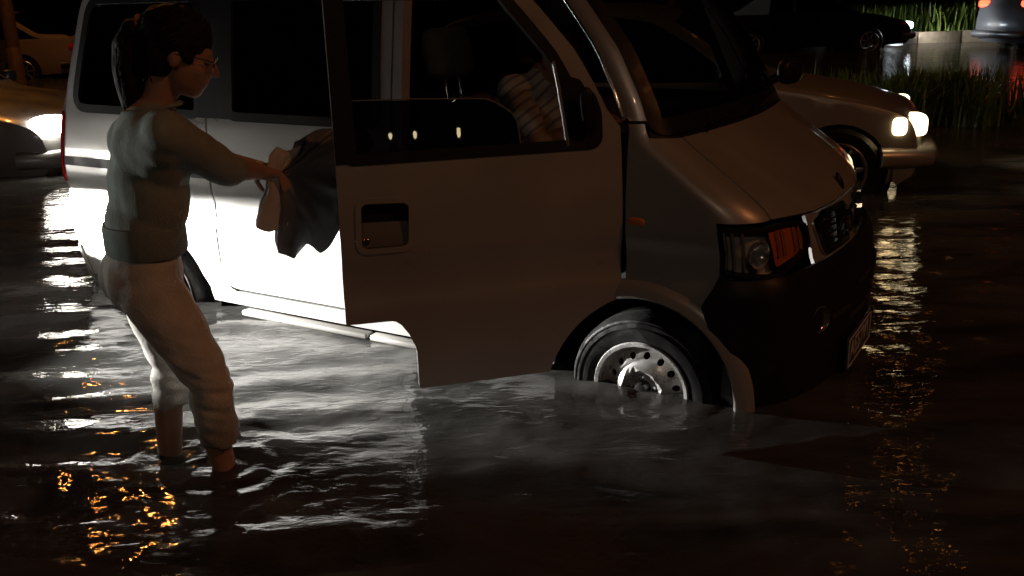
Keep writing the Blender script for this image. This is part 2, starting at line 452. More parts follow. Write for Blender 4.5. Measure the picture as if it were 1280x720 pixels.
def arc(cx, cz, r, a0, a1, n=20): return [(cx + r * math.cos(R(a0 + (a1 - a0) * i / n)), cz + r * math.sin(R(a0 + (a1 - a0) * i / n))) for i in range(n + 1)]
AR, WB, DX = .345, 2.5, -.073
PT = .012

def quarter(sg):
    rear = [(xcr(z), z) for z in np.arange(.05, 1.501, .05)]
    a = arc(-WB, 0, .36, 8, 172)
    poly = [(xcr(.05), .05)] + rear[1:] + [(-2.05, 1.5), (-2.05, .30)] + [(-2.048, .22), (-2.035, .15), (-2.00, .105), (-1.97, .098)] + [(-2.14, .098)] + a[2:] + [(-2.86, .05)]
    hole = fillet([(-2.94, .885), (-2.10, .885), (-2.10, 1.37), (-2.80, 1.37)], [.09, .03, .03, .07])
    return poly, hole
QP, QH = quarter(-1)
SDP = fillet([(-2.04, .108), (-1.046, .108), (-1.046, 1.5), (-2.04, 1.5)], [.09, .01, .01, .01])
SDH = fillet([(-1.90, .885), (-1.12, .885), (-1.12, 1.37), (-1.90, 1.37)], .035)
def inset(poly, d):
    n = len(poly); out = []; ar = sum(poly[i - 1][0] * poly[i][1] - poly[i][0] * poly[i - 1][1] for i in range(n))
    for i in range(n):
        a, b = Vector(poly[i - 1]), Vector(poly[(i + 1) % n]); t = (b - a).normalized(); nn = Vector((-t.y, t.x)) * (1 if ar > 0 else -1)
        out.append(tuple(Vector(poly[i]) + nn * d))
    return out
def window(sg, hole, glassm, name='window'):
    hint = (0, sg, 0)
    tr = vp('window_trim', thick(offset(ring(inset(hole, -.022), inset(hole, .016), smap(sg), hint), .004), .02), BLACKTRIM)
    p = vp('window_pane', offset(patch(inset(hole, .006), smap(sg), hint), -.010), glassm)
    return tr
for sg in (-1, 1):
    hint = (0, sg, 0)
    vp('rear_quarter_panel', thick(patch(QP, smap(sg), hint, [QH]), PT), SILVER)
    window(sg, QH, TINT)
    if sg < 0:
        vp('sliding_door', thick(patch(SDP, smap(sg), hint, [SDH]), PT), SILVER); window(sg, SDH, TINT)
        vp('pillar', thick(patch([(-1.038, .10), (-.995, .10), (-.995, 1.5), (-1.038, 1.5)], smap(sg), hint), .05), SILVER)
        vp('window_divider', thick(offset(patch([(-2.10, .87), (-1.885, .87), (-1.885, 1.385), (-2.10, 1.385)], smap(sg), hint), .003), .006), BLACKTRIM)
    else:   # far side: one closed side with two windows
        LP = [(-2.04, .108)] + [(-.37, .108)] + arc(0, 0, AR, 162, 95)[:] + [(-.06, .36), (-.06, .93)] + [(xc(z) - .03, z) for z in np.arange(.96, 1.5, .06)] + [(-.44, 1.5), (-2.04, 1.5)]
        h2 = fillet([(-.93, .885), (-.16, .885), (-.36, 1.37), (-.93, 1.37)], .03)
        vp('side_panel', thick(patch(LP, smap(sg), hint, [SDH, h2]), PT), SILVER); window(sg, SDH, TINT); window(sg, h2, GLASS)
    # sill panel and its bright step strip
    vp('sill_panel', thick(patch([(-2.135, .03), (-.355, .03), (-.345, .10), (-2.14, .096)], smap(sg), hint), PT), SILVER)
    for x0, x1 in ((-1.92, -1.205), (-1.19, -.93)):
        vp('sill_strip', box(((x0 + x1) / 2, sg * .722, .012), (x1 - x0, .05, .026), .008), mat('sill_metal', (.34, .33, .31), .4, .4, rvar=.1))
    vp('slide_rail' if sg < 0 else 'side_moulding', thick(offset(patch([(xcr(.62), .605), (-2.07, .605), (-2.07, .65), (xcr(.62), .65)], smap(sg), hint), .002), .004), BLACKTRIM)
    # fender: side sheet and the part that turns round the corner to the bonnet edge
    zs = np.arange(.455, .9301, .025)
    side = [(-.06, .93), (-.06, .338)] + arc(0, 0, AR, 99, 58, 8)[1:] + [(.205, .335), (.235, .375), (xc(.455) - .002, .455)] + [(xc(z), z) for z in zs[1:]]
    s1 = patch(side, smap(sg), hint, h=.04)
    zf = np.arange(.63, .9301, .025)
    fr = [(sg * US, z) for z in zf] + [(sg * US * .93, .93)] + [(sg * US * .93, .885), (sg * US * .775, .878), (sg * US * .775, .63)]
    s2 = patch(fr, fmap, (1, sg, .4), h=.03)
    vp('front_fender', thick(weld(join(s1, s2), .006), PT), SILVER)
    # windscreen pillar
    zp = np.arange(.94, 1.5001, .04)
    p1 = patch([(sg * US, z) for z in zp] + [(sg * US * .915, z) for z in zp[::-1]], fmap, (1, sg, 0), h=.03)
    p2 = patch([(xc(z), z) for z in zp] + [(xc(z) - .02, z) for z in zp[::-1]], smap(sg), hint, h=.03)
    vp('windscreen_pillar', thick(weld(join(p1, p2), .004), PT), SILVER)
    vp('drip_rail', tube([(xc(z) - .012, sg * (tv(T_w, z) + .004), z) for z in np.arange(.95, 1.5, .05)], .0055, 8), CHROME)
    # wheel-arch lip, tail lamp, wheel wells
    prof = [(.345, 0), (.342, sg * .02), (.352, sg * .030), (.375, sg * .026), (.402, sg * .012), (.408, 0)]
    fl = lathe([(r, o) for r, o in prof], 40, 'y', R(-14), R(104 if sg < 0 else 180))
    vp('wheel_arch_lip', ([(v[0], v[1] + sg * .712, v[2]) for v in fl[0]], fl[1] if sg > 0 else [f[::-1] for f in fl[1]]), SILVER)
    vp('tail_lamp', thick(offset(patch(fillet([(sg * US * .86, .52), (sg * US * 1.0, .52), (sg * US * 1.0, .86), (sg * US * .86, .86)], .02), rmap, (-1, sg, 0), h=.03), .008), .02), REDLENS)
    for cx in (0, -WB):
        wl_ = lathe([(.40, 0), (.39, -.0), (.39, -.36 * sg), (.05, -.36 * sg)], 30, 'y', R(-30), R(210))
        vp('wheel_well', ([(v[0] + cx, v[1] + sg * .695, v[2]) for v in wl_[0]], wl_[1]), WELL)

# back of the van
TH = fillet([(-.52, .92), (.52, .92), (.47, 1.40), (-.47, 1.40)], .05)
zt = np.arange(.05, 1.501, .05)
vp('tailgate', thick(patch([(-US, z) for z in zt[::-1]] + [(US, z) for z in zt], rmap, (-1, 0, 0), [TH]), PT), SILVER)
vp('rear_window', offset(patch(TH, rmap, (-1, 0, 0)), -.006), TINT)
zb = np.arange(-.1, .06, .03)
vp('rear_bumper', thick(offset(patch([(-US, -.12), (US, -.12), (US, .2), (-US, .2)], rmap, (-1, 0, 0)), .010), .03), SILVER)
# roof
V, F = [], []; zr = [1.498, 1.52, 1.54, 1.56, 1.58, 1.60, 1.615, 1.63]
for z in zr:
    loop = [fmap(US * u, z) for u in np.linspace(-1, 1, 33)]
    x0, x1 = xc(z), xcr(z); w = tv(T_w, z)
    loop += [(x0 + (x1 - x0) * t, w, z) for t in np.linspace(0, 1, 25)[1:-1]]
    loop += [rmap(US * u, z) for u in np.linspace(1, -1, 25)]
    loop += [(x1 + (x0 - x1) * t, -w, z) for t in np.linspace(0, 1, 25)[1:-1]]
    V += loop
L_ = len(V) // len(zr)
for i in range(len(zr) - 1):
    for k in range(L_): F.append((i * L_ + k, i * L_ + (k + 1) % L_, (i + 1) * L_ + (k + 1) % L_, (i + 1) * L_ + k))
F.append(tuple((len(zr) - 1) * L_ + k for k in range(L_)))
vp('roof', thick((V, F), .01), SILVER)

# bonnet, windscreen, nose
bon = [(-US * .765, .878), (-US * .765, .632), (-US * .50, .614), (US * .50, .614), (US * .765, .632), (US * .765, .878)]
vp('bonnet', thick(patch(bon, fmap, (1, 0, 1), h=.03), PT), SILVER)
scr = fillet([(-US * .905, .90), (US * .905, .90), (US * .905, 1.49), (-US * .905, 1.49)], .05)
vp('windscreen', patch(scr, fmap, (1, 0, .6), h=.05), glass('windscreen_glass', (.42, .44, .43)))
vp('windscreen_seal', thick(offset(ring(inset(scr, -.010), inset(scr, .045), fmap, (1, 0, .6), h=.04), .002), .012), BLACKTRIM)
vp('cowl', offset(patch([(-US * .92, .868), (US * .92, .868), (US * .92, .91), (-US * .92, .91)], fmap, (1, 0, .6), h=.03), -.006), BLACKTRIM)
def kidney(sg):
    return fillet([(sg * .042, .460), (sg * .320, .458), (sg * .362, .570), (sg * .330, .598), (sg * .052, .594)], [.03, .035, .05, .03, .05])
nose = [(-US * .495, .442), (US * .495, .442), (US * .495, .606), (-US * .495, .606)]
vp('nose_panel', thick(patch(nose, fmap, (1, 0, 0), [kidney(-1), kidney(1)], h=.025), PT), SILVER)
for sg in (-1, 1):
    k = kidney(sg)
    g = vp('grille', offset(patch(inset(k, -.004), fmap, (1, 0, 0), h=.03), -.035), BLACKTRIM)
    vp('grille_frame', thick(offset(ring(inset(k, -.008), inset(k, .012), fmap, (1, 0, 0), h=.02), .010), .03), CHROME)
    for i, zz in enumerate(np.arange(.480, .585, .024)):
        bar = [Vector(fmap(sg * yy, zz)) + Vector((-.012, 0, 0)) for yy in np.linspace(.06, .335, 8)]
        vp('grille_bar', tube(bar, .004, 6), BLACKTRIM)
    # headlamp
    hl = fillet([(sg * US * .515, .500), (sg * US * .50, .585), (sg * US * .62, .606), (sg * US * .995, .618), (sg * US * .995, .455), (sg * US * .75, .442)], [.03, .05, .02, .02, .02, .05])
    lamp = vp('headlamp', thick(offset(ring(inset(hl, -.001), inset(hl, .011), fmap, (1, sg, 0), h=.025), .004), .05), BLACKTRIM)
    sub = lambda nm, vf, m: mk(nm, [(v[0], v[1], v[2] + ZO) for v in vf[0]], vf[1], m, lamp)
    sub('lens', offset(patch(inset(hl, .006), fmap, (1, sg, 0), h=.03), .004), LENS)
    sub('reflector', offset(patch(inset(hl, .0), fmap, (1, sg, 0), h=.02), -.05), mat('lamp_dark', (.80, .78, .75), .35, .15))
    for uu, zz, rr, mm in ((.86, .53, .046, REFL),):
        c = Vector(fmap(sg * US * uu, zz)) + Vector((-.025, -sg * .004, 0))
        M = Matrix.Translation(c) @ Matrix.Rotation(R(sg * 22), 4, 'Z') @ Matrix.Rotation(R(90), 4, 'Z')
        bowl = lathe([(.004, .0), (rr * .5, -.008), (rr * .85, -.024), (rr, -.04), (rr * 1.03, -.04), (rr * .86, -.02), (.004, .004)], 24)
        sub('lamp_bowl', xf(bowl, M), mm)
        sub('indicator_tint', offset(patch(fillet([(sg * US * .525, .495), (sg * US * .76, .47), (sg * US * .78, .602), (sg * US * .53, .588)], .02), fmap, (1, sg, 0), h=.02), -.016), AMBER)  # amber indicator, enlarged to paint the orange reflection in the lens
    for uu in (.90, .935, .965): sub('lamp_rib', tube([Vector(fmap(sg * US * uu, zz_)) + Vector((-.012, -sg * .012, 0)) for zz_ in np.linspace(.475, .60, 6)], .005, 8), REFL)
    for uu in (.56, .60, .69, .73): sub('lamp_rib', tube([Vector(fmap(sg * US * uu, zz_)) + Vector((-.008, 0, 0)) for zz_ in np.linspace(.50, .585, 5)], .004, 6), REFL)
# badges
c = Vector(fmap(0, .525)) + Vector((.012, 0, 0))
rg_ = lathe([(.043, -.004), (.050, .004), (.057, -.004), (.050, -.010), (.043, -.004)], 36)
M = Matrix.Translation(c) @ Matrix.Rotation(R(-90), 4, 'Z') @ Matrix.Diagonal((1.25, 1, 1, 1))
vsh = join(tube([(-.028, .0, .03), (0, .004, -.034), (.028, .0, .03)], .008, 8))
vp('grille_emblem', xf(join(rg_, vsh), M), CHROME)
c = Vector(fmap(0, .655)) + Vector((.006, 0, .003))
vp('bonnet_badge', xf(ellipsoid((0, 0, 0), (.010, .016, .034), Matrix.Rotation(R(-25), 3, 'Y')), Matrix.Translation(c)), BLACKTRIM)
# bumper
zz = np.arange(-.13, .4401, .03)
b1 = patch([(-US, z) for z in zz[::-1]] + [(US, z) for z in zz], fmap, (1, 0, 0), h=.035)
parts = [b1]
for sg in (-1, 1):
    poly = [(xc(z), z) for z in zz] + [(.232, .372), (.222, .345), (.262, .24), (.325, .12), (.345, -.13)]
    parts.append(patch(poly, smap(sg), (0, sg, 0), h=.035))
bump = vp('front_bumper', thick(offset(weld(join(*parts), .012), .018), .03), BUMPER)
def bmp(u, z, out=.022):
    p, q, s_ = Vector(fmap(u, z)), Vector(fmap(u + .01, z)), Vector(fmap(u, z + .01)); nn = (q - p).cross(s_ - p).normalized()
    if nn.x < 0: nn = -nn
    return p + nn * out
for z0, u0, u1 in ((.245, -.36, -.20), (.305, -.10, .10), (.245, .20, .36), (.205, -.20, .20)):
    s_ = mk('bumper_strip', *tube([bmp(u, z0) + Vector((0, 0, ZO)) for u in np.linspace(u0, u1, 9)], .008, 8), mat('strip_gloss', (.05, .045, .04), .2), bump)
for sg in (-1, 1):
    c = bmp(sg * .44, .26, .02); fg = lathe([(.003, -.012), (.028, -.010), (.042, .0), (.046, .006), (.05, 0)], 24)
    mk('fog_lamp', *xf(fg, Matrix.Translation(c + Vector((0, 0, ZO))) @ Matrix.Rotation(R(-90 + sg * 25), 4, 'Z')), mat('fog_glass', (.25, .25, .25), .1, .6), bump)
# number plate with its characters
pc = bmp(-.05, .075, .03)
plate = vp('number_plate', box((pc.x, pc.y, pc.z), (.008, .40, .125), .003), mat('plate_blue', (.06, .07, .14), .4))
rim = [(pc.x + .006, y + pc.y, z) for y, z in fillet([(-.19, -.053), (.19, -.053), (.19, .053), (-.19, .053)], .012)]
mk('plate_border', *tube([(a, b_, c_ + pc.z + ZO) for a, b_, c_ in rim] + [(rim[0][0], rim[0][1], rim[0][2] + pc.z + ZO)], .0025, 6), mat('plate_white', (.7, .68, .66), .5), plate)
def text_mesh(body, size, m, parent, loc, rot, name='lettering'):
    cu = bpy.data.curves.new(name, 'FONT'); cu.body = body; cu.size = size; cu.align_x = 'CENTER'; cu.align_y = 'CENTER'; cu.extrude = .0012
    t = bpy.data.objects.new(name, cu); C.objects.link(t); bpy.context.view_layer.update()
    me = bpy.data.meshes.new_from_object(t.evaluated_get(bpy.context.evaluated_depsgraph_get())); bpy.data.objects.remove(t)
    me.materials.clear(); me.materials.append(m); o = link(name, me, parent); o.location = loc; o.rotation_euler = rot; return o
text_mesh('AE57V1', .098, MATS['plate_white'], plate, (pc.x + .006, pc.y, pc.z + ZO), (R(90), 0, R(90)))
# wipers and washer nozzle
for y0, y1 in ((-.42, .10), (.02, .52)):
    p = [Vector(fmap(y0 + (y1 - y0) * t, .895 + .03 * t)) + Vector((.012, 0, .006)) for t in np.linspace(0, 1, 8)]
    vp('wiper', tube(p, .006, 6), BLACKTRIM)
c = Vector(fmap(-.47, .872)); vp('washer_nozzle', ellipsoid(c + Vector((0, 0, .006)), (.012, .009, .007)), CHROME)
c = Vector(smap(-1)(-.02, .61)); vp('side_indicator', ellipsoid(c, (.03, .008, .014), p=.7), AMBER)

# wheels
def wheel_meshes(rt_=.272, rr_=.172, holes=14, wd=.075):
    tp = [(rr_ - .012, wd * .8), (rr_ + .006, wd * .98), (rr_ + .03, wd * 1.12), (rt_ - .035, wd * 1.16), (rt_ - .012, wd * 1.02), (rt_, wd * .7), (rt_ + .002, 0), (rt_, -wd * .7), (rt_ - .012, -wd * 1.02), (rt_ - .04, -wd * 1.15), (rr_, -wd * .9), (rr_ - .012, -wd * .8)]
    ty = lathe(tp, 64)
    lips = [tube([((rt_ - .02 - .018 * k) * math.cos(a), -(wd * 1.09 + .006 * k), (rt_ - .02 - .018 * k) * math.sin(a)) for a in np.linspace(0, 2 * math.pi, 65)], .0022, 5, False) for k in (0, 1)]
    ty = join(ty, *lips)
    rim = lathe([(rr_ + .008, -wd * .98), (rr_ + .004, -wd * 1.06), (rr_ - .008, -wd * 1.03), (rr_ - .014, -wd * .82), (rr_ - .022, -wd * .45), (rr_ - .028, -wd * .36)], 64)
    R1 = rr_ - .028
    def dish(a, b_):
        r = math.hypot(a, b_); y = float(np.interp(r, [0, .05, .066, .080, .094, R1], [-wd * .45, -wd * .5, -wd * .92, -wd * 1.02, -wd * .74, -wd * .36])); return (a, y, b_)
    hs = [[(.122 * math.cos(q) + .0125 * math.cos(t), .122 * math.sin(q) + .0125 * math.sin(t)) for t in np.linspace(0, 2 * math.pi, 12, endpoint=False)] for q in np.linspace(0, 2 * math.pi, holes, endpoint=False)]
    circ = [(R1 * math.cos(t), R1 * math.sin(t)) for t in np.linspace(0, 2 * math.pi, 64, endpoint=False)]
    ds = thick(patch(circ, dish, (0, -1, 0), hs, h=.016), .006)
    cap = lathe([(.026, -wd * .4), (.026, -wd * .85), (.020, -wd * .98), (.008, -wd * 1.02), (.001, -wd * 1.02)], 32)
    nuts = [xf(lathe([(.011, 0), (.011, -.014), (.006, -.02), (.001, -.02)], 6), Matrix.Translation((.044 * math.cos(q), -wd * .48, .044 * math.sin(q)))) for q in (0.4, 1.97, 3.54, 5.11)]
    return ty, join(rim, ds), join(cap), nuts
tyv, rimv, capv, nutv = wheel_meshes()
BACK = mat('brake_dark', (.012, .012, .012), .8)
def put_wheel(parent, loc, ang, rz, meshes, z=0, backdisc=True, rmat=STEEL):
    ty, rim, cap, nuts = meshes
    M = Matrix.Translation((loc[0], loc[1], loc[2])) @ Matrix.Rotation(rz, 4, 'Z') @ Matrix.Rotation(ang, 4, 'Y')
    w = mk('wheel', *xf(ty, M), RUBBER, parent)
    mk('rim', *xf(rim, M), rmat, w); mk('hub_cap', *xf(cap, M), mat('hub_cap_dark', (.10, .10, .10), .25, .8), w)
    for q in nuts: mk('wheel_nut', *xf(q, M), CHROME, w)
    mk('brake_drum', *xf(lathe([(.001, .0), (.125, .0), (.125, .05), (.001, .05)], 24), M), BACK, w)
    return w
put_wheel(van, (0, -.645, .0 + ZO), .3, R(0), (tyv, rimv, capv, nutv))
put_wheel(van, (-WB, -.645, .0 + ZO), 1.1, 0, (tyv, rimv, capv, nutv))
put_wheel(van, (0, .645, .0 + ZO), .3, math.pi, (tyv, rimv, capv, nutv))
put_wheel(van, (-WB, .645, .0 + ZO), .8, math.pi, (tyv, rimv, capv, nutv))

# open front door: built closed about its hinge, then swung out
door = empty('door', (DX, -.72, ZO), 0); door.parent = van; door.rotation_euler = (0, 0, R(46))
door['label'] = 'open front side door with its dark glass half lowered'
def dmap(d, z): return (-d, .72 - tv(T_w, z), z)
def dx_front(z): return max(0., DX - (xc(z) - .034)) if z > .94 else 0.
lower = [(0, .337)] + [(DX * -1 * 0 + (-(x) + DX), z) for x, z in arc(0, 0, AR, 104, 165, 10)] + [(.262, .09), (.715, .09)]
lower += [(.72, .10), (.722, .225), (.728, .250), (.745, .290), (.768, .325), (.786, .339), (.80, .343), (.947, .345), (.944, .6), (.938, .86)]
upper = [(.938, .86), (.932, 1.40), (.90, 1.425)] + [(dx_front(z), z) for z in np.arange(1.42, .94, -.04)] + [(0, .92)]
dpoly = lower + upper[1:]
fr_in = [(dx_front(z) + .082, z) for z in np.arange(1.36, 1.04, -.04)]
wop = fillet([(.90, .868), (.90, 1.37)] + fr_in + [(.098, 1.03), (.078, .97), (.078, .868)], [.02, .04] + [0] * len(fr_in) + [.02, .02, .035])
hnd = fillet([(.885, .585), (.725, .585), (.715, .735), (.878, .742)], .03)
dsk = mk('door_skin', *thick(patch(dpoly, dmap, (0, -1, 0), [wop, hnd], h=.035), .02), SILVER, door)
mk('window_seal', *thick(offset(ring(inset(wop, -.014), inset(wop, .022), dmap, (0, -1, 0), h=.03), .004), .03), BLACKTRIM, door)
mk('pillar_tape', *thick(offset(patch([(.872, .862), (.937, .862), (.931, 1.40), (.90, 1.42), (.872, 1.40)], dmap, (0, -1, 0)), .006), .01), BLACKTRIM, door)
inner = patch([(.04, .36), (.25, .30), (.30, .12), (.70, .12), (.72, .34), (.92, .36), (.92, .85), (.05, .85)], lambda d, z: (-d, .77 - tv(T_w, z), z), (0, 1, 0))
mk('door_lining', *thick(inner, .015), DARKIN, door)
# glass run, mirror, half lowered pane
run = [(-dx, .72 - tv(T_w, z) - .003, z) for dx, z in ((.186, .87), (.198, .97), (.212, 1.08), (.222, 1.14))]
mk('glass_run', *tube(run, .006, 8), mat('run_metal', (.5, .5, .5), .3, .8), door)
sail = fillet([(.08, .872), (.178, .872), (.206, 1.10), (.135, 1.08), (.085, 1.0)], .01)
mk('mirror_base', *thick(offset(patch(sail, dmap, (0, -1, 0), h=.03), .003), .015), BLACKTRIM, door)
mm = mk('mirror', *xf(ellipsoid((0, 0, 0), (.026, .016, .075), p=.75), Matrix.Translation((-.125, -.014, .985)) @ Matrix.Rotation(R(-8), 4, 'Y')), BLACKTRIM, door)
pane = fillet([(.90, .85), (.90, 1.05), (.44, 1.035), (.352, .972), (.338, .85)], [0, .01, .05, .03, 0])
mk('window_pane', *offset(patch(pane, dmap, (0, -1, 0), h=.04), -.014), DARKPANE, door)
edge = [(-d, .72 - tv(T_w, z) + .013, z) for d, z in ((.90, 1.05), (.67, 1.044), (.45, 1.034), (.41, 1.018), (.365, .985), (.35, .96), (.34, .87))]
mk('pane_edge', *tube(edge, .0022, 5), mat('glass_edge', (.25, .27, .26), .3), door)
# recessed handle
hd = mk('handle', *thick(offset(ring(inset(hnd, -.012), inset(hnd, .006), dmap, (0, -1, 0), h=.02), .006), .012), SILVER, door)
cup = patch(inset(hnd, -.001), lambda d, z: (-d, .72 - tv(T_w, .66) + .045, z), (0, -1, 0), h=.03)
mk('handle_cup', *cup, BLACKTRIM, door)
walls = []
hp = inset(hnd, .0)
for i in range(len(hp)):
    (a, za), (c_, zc) = hp[i - 1], hp[i]
    walls.append(([(-a, .72 - tv(T_w, za), za), (-c_, .72 - tv(T_w, zc), zc), (-c_, .055, zc), (-a, .055, za)], [(0, 1, 2, 3)]))
mk('handle_wall', *join(*walls), SILVER, door, smooth=False)
flap = patch(fillet([(.880, .592), (.730, .592), (.724, .668), (.878, .672)], .012), lambda d, z: (-d, .72 - tv(T_w, z) + .012 + .18 * max(0, z - .62), z), (0, -1, 0), h=.02)
mk('handle_flap', *thick(flap, .01), mat('handle_grey', (.22, .21, .20), .4, .2), door)
mk('key_lock', *xf(lathe([(.012, 0), (.012, -.006), (.009, -.008), (.001, -.006)], 20), Matrix.Translation((-.862, .012, .612))), CHROME, door)

fm = vp('mirror', join(xf(ellipsoid((0, 0, 0), (.035, .085, .058), p=.7), Matrix.Translation((.06, .80, .985)) @ Matrix.Rotation(R(-15), 4, 'Z')), tube([(-.10, .70, .93), (.0, .74, .95), (.05, .78, .98)], .02, 8)), BLACKTRIM)
# cabin
floor = vp('cabin_floor', box((-1.35, 0, .10), (3.0, 1.05, .05)), DARKIN)
vp('dashboard', join(box((-.20, 0, .72), (.30, 1.22, .22), .06), box((-.24, .36, .83), (.16, .36, .08), .03)), DARKIN)
vp('steering_wheel', xf(join(lathe([(.165 + .013 * math.cos(t), .013 * math.sin(t)) for t in np.linspace(0, 6.283, 9)], 36), box((0, 0, 0), (.3, .02, .05), .01)), Matrix.Translation((-.46, .36, .80)) @ Matrix.Rotation(R(90), 4, 'Z') @ Matrix.Rotation(R(-35), 4, 'X')), DARKIN)
def seat(x, y, w=.44):
    s_ = vp('seat', join(box((x + .22, y, .33), (.46, w, .14), .05, 3), xf(box((0, 0, 0), (.13, w, .60), .05, 3), Matrix.Translation((x - .06, y, .66)) @ Matrix.Rotation(R(-14), 4, 'Y'))), SEAT)
    hr = xf(box((0, 0, 0), (.10, .26, .20), .045, 3), Matrix.Translation((x - .16, y, 1.13)) @ Matrix.Rotation(R(-10), 4, 'Y'))
    mk('headrest', *[[(v[0], v[1], v[2] + ZO) for v in hr[0]], hr[1]], SEAT, s_)
    for q in (-.05, .05): mk('headrest_post', *tube([(x - .13, y + q, .90 + ZO), (x - .15, y + q, 1.05 + ZO)], .006, 6), CHROME, s_)
seat(-.84, -.36); seat(-.84, .36)
seat(-1.95, -.32, .58); seat(-1.95, .32, .58)

# ------------------------------------------------------------------ other vehicles
SEDAN = [(2.06, .20), (2.17, .30), (2.20, .45), (2.17, .58), (2.10, .66), (1.95, .72), (1.5, .82), (1.02, .90), (.62, 1.15), (.22, 1.36), (-.2, 1.42), (-.7, 1.40), (-1.0, 1.32), (-1.5, 1.02), (-1.65, .98), (-2.05, .95), (-2.17, .86), (-2.2, .6), (-2.18, .35), (-2.1, .22)]
HATCH = [(1.78, .20), (1.88, .28), (1.90, .42), (1.87, .58), (1.80, .68), (1.60, .75), (1.25, .82), (.82, .90), (.45, 1.16), (.10, 1.36), (-.3, 1.41), (-1.0, 1.39), (-1.45, 1.30), (-1.72, .98), (-1.80, .85), (-1.82, .55), (-1.80, .35), (-1.72, .22)]
WAGON = [(2.06, .24), (2.17, .34), (2.20, .5), (2.17, .68), (2.08, .80), (1.9, .87), (1.5, .94), (1.1, 1.0), (.75, 1.28), (.42, 1.55), (0, 1.63), (-.9, 1.63), (-1.7, 1.58), (-1.95, 1.40), (-2.08, 1.05), (-2.15, .9), (-2.2, .6), (-2.18, .40), (-2.1, .26)]
SPOKE = mat('alloy', (.42, .42, .42), .3, .8)
def alloy_meshes(rt_=.30, rr_=.19, wd=.09, spokes=7):
    ty = lathe([(rr_ - .01, wd * .7), (rr_ + .01, wd), (rt_ - .03, wd * 1.08), (rt_, wd * .75), (rt_, -wd * .75), (rt_ - .03, -wd * 1.08), (rr_ + .01, -wd), (rr_ - .01, -wd * .7)], 48)
    rim = [lathe([(rr_ + .012, -wd), (rr_ + .004, -wd * 1.07), (rr_ - .01, -wd * 1.02), (rr_ - .02, -wd * .5), (rr_ - .02, wd * .6)], 48)]
    for k in range(spokes):
        a = 2 * math.pi * k / spokes
        rim.append(xf(box((rr_ * .52, -wd * .72, 0), (rr_ * .9, .022, .034), .008), Matrix.Rotation(a, 4, 'Y')))
    cap = lathe([(.05, -wd * .6), (.048, -wd * .85), (.02, -wd * .95), (.001, -wd * .96)], 20)
    return ty, join(*rim), cap, []
ALLOY = alloy_meshes()
HEADON = mat('headlight_on', (.8, .8, .8), .2, emit=(1.0, .93, .80), estr=60)
HEADWHITE = mat('headlight_white_on', (.8, .8, .8), .2, emit=(.85, .95, 1.0), estr=26)
HEADWARM = mat('headlight_warm_on', (.8, .8, .8), .2, emit=(1.0, .80, .45), estr=5)
SIDEWARM = mat('sidelight_warm_on', (.8, .6, .3), .2, emit=(1.0, .72, .35), estr=8)
TAILON = mat('taillight_on', (.5, .02, .02), .2, emit=(1.0, .04, .02), estr=8)
BRAKEON = mat('brakelight_on', (.5, .05, .02), .2, emit=(1.0, .07, .03), estr=5)
HEADOFF = mat('headlight_off', (.55, .55, .53), .1, .6)
PLATEW = mat('plain_plate', (.10, .12, .22), .5)

